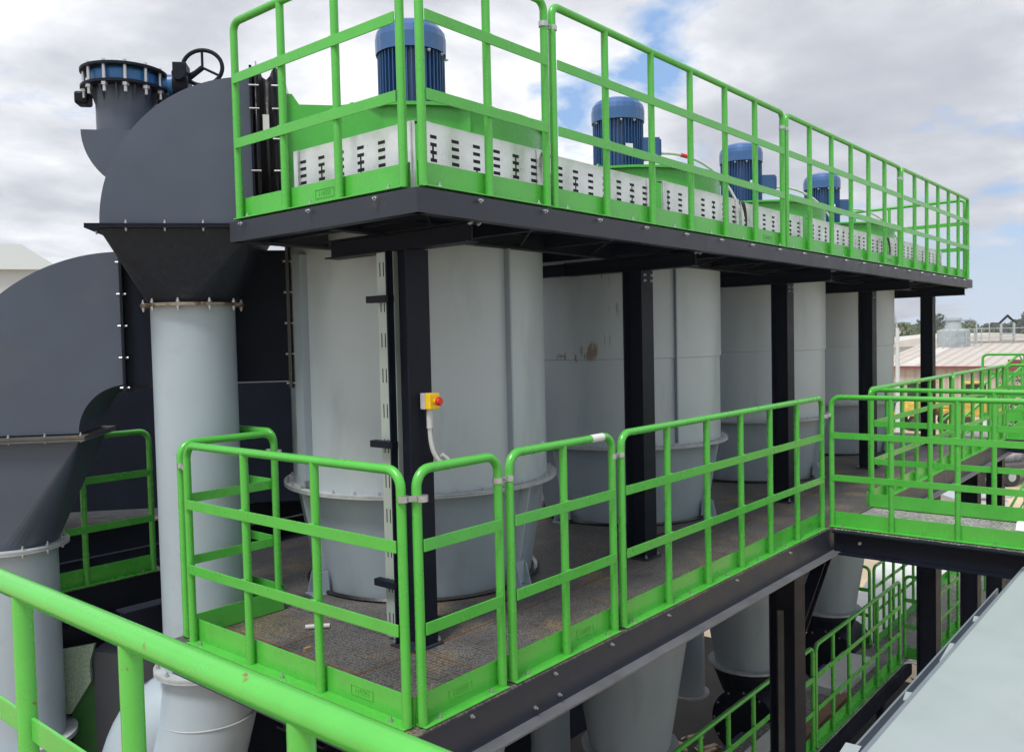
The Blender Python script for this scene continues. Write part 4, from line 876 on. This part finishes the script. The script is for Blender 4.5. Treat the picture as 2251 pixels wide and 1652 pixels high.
# trees
def leaves(mb,c,rad,n,rr,size):
    for i in range(n):
        while True:
            p=Vector((rr.uniform(-1,1),rr.uniform(-1,1),rr.uniform(-1,1)))
            if p.length<1: break
        p=p.normalized()*(p.length**.45); p=Vector((c[0]+p.x*rad[0],c[1]+p.y*rad[1],c[2]+p.z*rad[2])); q=Vector((rr.gauss(0,1),rr.gauss(0,1),rr.gauss(0,1))).normalized(); a=q.orthogonal().normalized(); b=q.cross(a); s=size*rr.uniform(.6,1.4)
        mb.add([p+a*s,p+b*s*.6,p-a*s,p-b*s*.6],[(0,1,2,3)])
def tree(u,dp,h,w,lf,label,seed,grp='trees along the horizon'):
    rr=random.Random(seed); t=frame('tree',label,'tree',u,dp,group=grp)
    mb=MB().tube([(0,0,0),(.1,0,h*.35),(0,.1,h*.7)],[.3,.2,.08],8)
    for k in range(4): a=k*1.6; mb.tube([(0,0,h*.35),(w*.3*math.cos(a),w*.3*math.sin(a),h*.65)],[.12,.04],6)
    mb.build('trunk','bark',t); mb=MB()
    for k in range(9):
        a=rr.uniform(0,6.3); q=rr.uniform(0,.33)*w; leaves(mb,(q*math.cos(a),q*math.sin(a),h*rr.uniform(.5,.82)),(w*.24,w*.24,h*.18),130,rr,.045*w+.12)
    mb.build('crown',lf,t)
tl=['pale green rounded tree beside the utility pole','dark bushy tree just left of the farthest column','tall dark tree right of the farthest column top','low pale green tree between the dark tree and the grey tank','round tree behind the grey tank pipe','yellow green tree left of the blue hill','small dark tree right of the grey tank','wide green tree below the blue hill','dark wide tree under the mast','green tree behind the pointed gantry','spreading tree right of the gantry','last green tree before the right edge','dark conifer cut by the right edge']
for i,(u,dp,h,w,lf) in enumerate(((1978,165,8.6,7.5,1),(2012,190,8.4,8,0),(2050,205,11.0,8,2),(2068,200,8.2,7,1),(2118,220,9.2,8,0),(2140,210,8.6,9,1),(2130,230,10,6,2),(2160,230,8.6,10,0),(2178,230,8.4,9,2),(2196,225,8.6,10,0),(2222,225,8.9,10,1),(2243,220,9.4,10,0),(2262,200,12.5,8,2))):
    tree(u,dp,h,w,'leaf%d'%lf,tl[i],40+i)
# bush near the right shed
rr=random.Random(5); t=frame('bush','straggly dark bush against the tan shed wall at the right edge','bush',2242,46); mb=MB()
for k in range(10): mb.tube([(0,0,0),(rr.uniform(-1.1,1.1),rr.uniform(-.4,.4),rr.uniform(2.6,4.4))],[.05,.02],5)
mb.build('stem','bark',t); mb=MB(); leaves(mb,(0,0,3.3),(1.3,.8,1.1),260,rr,.12); mb.build('foliage','leaf2',t)
# yellow machines
def loader(u,dp,label,tw):
    t=frame('wheel_loader',label,'loader',u,dp,group='yellow machines in the yard',twist=tw)
    MB().box(-2.2,.6,-.9,.9,1.0,2.0).box(.6,1.8,-.7,.7,.9,1.5).build('chassis','machine_yellow',t,bevel=.06)
    c=MB().box(-.9,.3,-.7,.7,2.0,3.2).build('cab','glass_dark',t,bevel=.05); MB().box(-1.0,.4,-.8,.8,3.2,3.3).build('cab_roof','machine_yellow',t)
    MB().prism([(.2,1.5),(.5,1.7),(2.2,1.9),(3.2,.8),(3.0,.6),(2.1,1.6)],(-.5,.5)).build('boom','machine_yellow',t)
    MB().prism([(3.0,.2),(3.9,.25),(3.4,1.2),(3.0,1.1)],(-1.0,1.0)).build('bucket','dull_steel',t)
    for x in (-1.5,1.2):
        for y in (-1.05,.65):
            w=MB().tube([(x,y,.65),(x,y+.4,.65)],.65,24).build('wheel','tyre',t); MB().tube([(x,y-.02,.65),(x,y+.42,.65)],.3,16).build('rim','machine_yellow',w)
loader(2030,60,'left yellow loader parked in the yard behind the far rails',.5); loader(2130,58,'right yellow loader parked in the yard behind the far rails',2.8)
def truck(u,dp,label):
    t=frame('flatbed_truck',label,'truck',u,dp,twist=.25)
    MB().box(-3.0,3.2,-1.0,1.0,.75,.95).build('flatbed','dull_steel',t); 
    rr=random.Random(9)
    for k in range(3):
        mb=MB(); x=-2.3+k*1.9
        prof=[]
        mb.tube([(x-.8,0,1.3),(x-.4,0,1.38),(x+.4,.05,1.35),(x+.85,0,1.28)],[.25,.52,.56,.2],14); mb.build('wrapped_load','wrap_silver',t)
    for x in (-2.2,-1.0,2.2):
        for y in (-1.0,.72):
            w=MB().tube([(x,y,.42),(x,y+.28,.42)],.42,24).build('wheel','tyre',t); MB().tube([(x,y-.015,.42),(x,y+.295,.42)],.2,14).build('rim','tank_grey',w)
    MB().box(3.3,4.8,-1.0,1.0,.6,2.3).build('cab','wall_white',t,bevel=.08)
truck(2225,38,'flatbed trailer with silver wrapped loads on the sandy yard')
t=frame('pickup_truck','white pickup truck partly hidden by the far rails at the right','truck',2190,50,twist=.1)
MB().prism([(-2.2,.5),(2.3,.5),(2.3,1.05),(1.3,1.15),(.8,1.75),(-.3,1.75),(-.5,1.1),(-2.2,1.1)],(-.85,.85)).build('body','wall_white',t,bevel=.05)
MB().prism([(1.2,1.17),(.78,1.68),(-.22,1.68),(-.35,1.17)],(-.86,.86)).build('side_window','glass_dark',t)
for x in (-1.5,1.5): MB().tube([(x,-.88,.4),(x,.88,.4)],.4,20).build('wheel','tyre',t)
t=frame('skip_container','white and grey steel skip on the sand below the far rails','skip',2130,30)
MB().prism([(-.9,0),(.5,0),(1.0,.9),(-.9,1.0)],(-.7,.7)).build('skip_body','wall_white',t,bevel=.03); MB().box(-1.0,1.1,-.75,.75,1.0,1.06).build('skip_rim','tank_grey',t)
# pale building at far left
p=at_depth(20,24,G0); t=thing('white_building','plain off-white building with a shallow roof at the left edge behind the ducts','building',p,yawc-PI/2+R_(20))
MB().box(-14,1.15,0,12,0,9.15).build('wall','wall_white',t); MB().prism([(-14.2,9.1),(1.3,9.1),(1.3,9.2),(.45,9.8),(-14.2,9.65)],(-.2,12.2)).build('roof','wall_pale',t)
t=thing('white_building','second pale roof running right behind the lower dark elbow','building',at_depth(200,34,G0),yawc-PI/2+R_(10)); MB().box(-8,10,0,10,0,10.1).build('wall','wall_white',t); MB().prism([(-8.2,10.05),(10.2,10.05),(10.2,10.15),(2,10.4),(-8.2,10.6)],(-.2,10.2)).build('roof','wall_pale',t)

HZ=MB().box(-420,900,-300,760,-6.3,60).build('haze','sand'); HZ['kind']='stuff'; HZ['label']='thin pale haze over the whole yard'
hm=bpy.data.materials.new('haze_air'); hm.use_nodes=True; hn=hm.node_tree; hn.nodes.clear(); ho=hn.nodes.new('ShaderNodeOutputMaterial'); hv=hn.nodes.new('ShaderNodeVolumePrincipled')
hv.inputs['Color'].default_value=(.85,.90,1,1); hv.inputs['Density'].default_value=.0008; hv.inputs['Anisotropy'].default_value=.3; hn.links.new(hv.outputs[0],ho.inputs['Volume']); HZ.data.materials[0]=hm
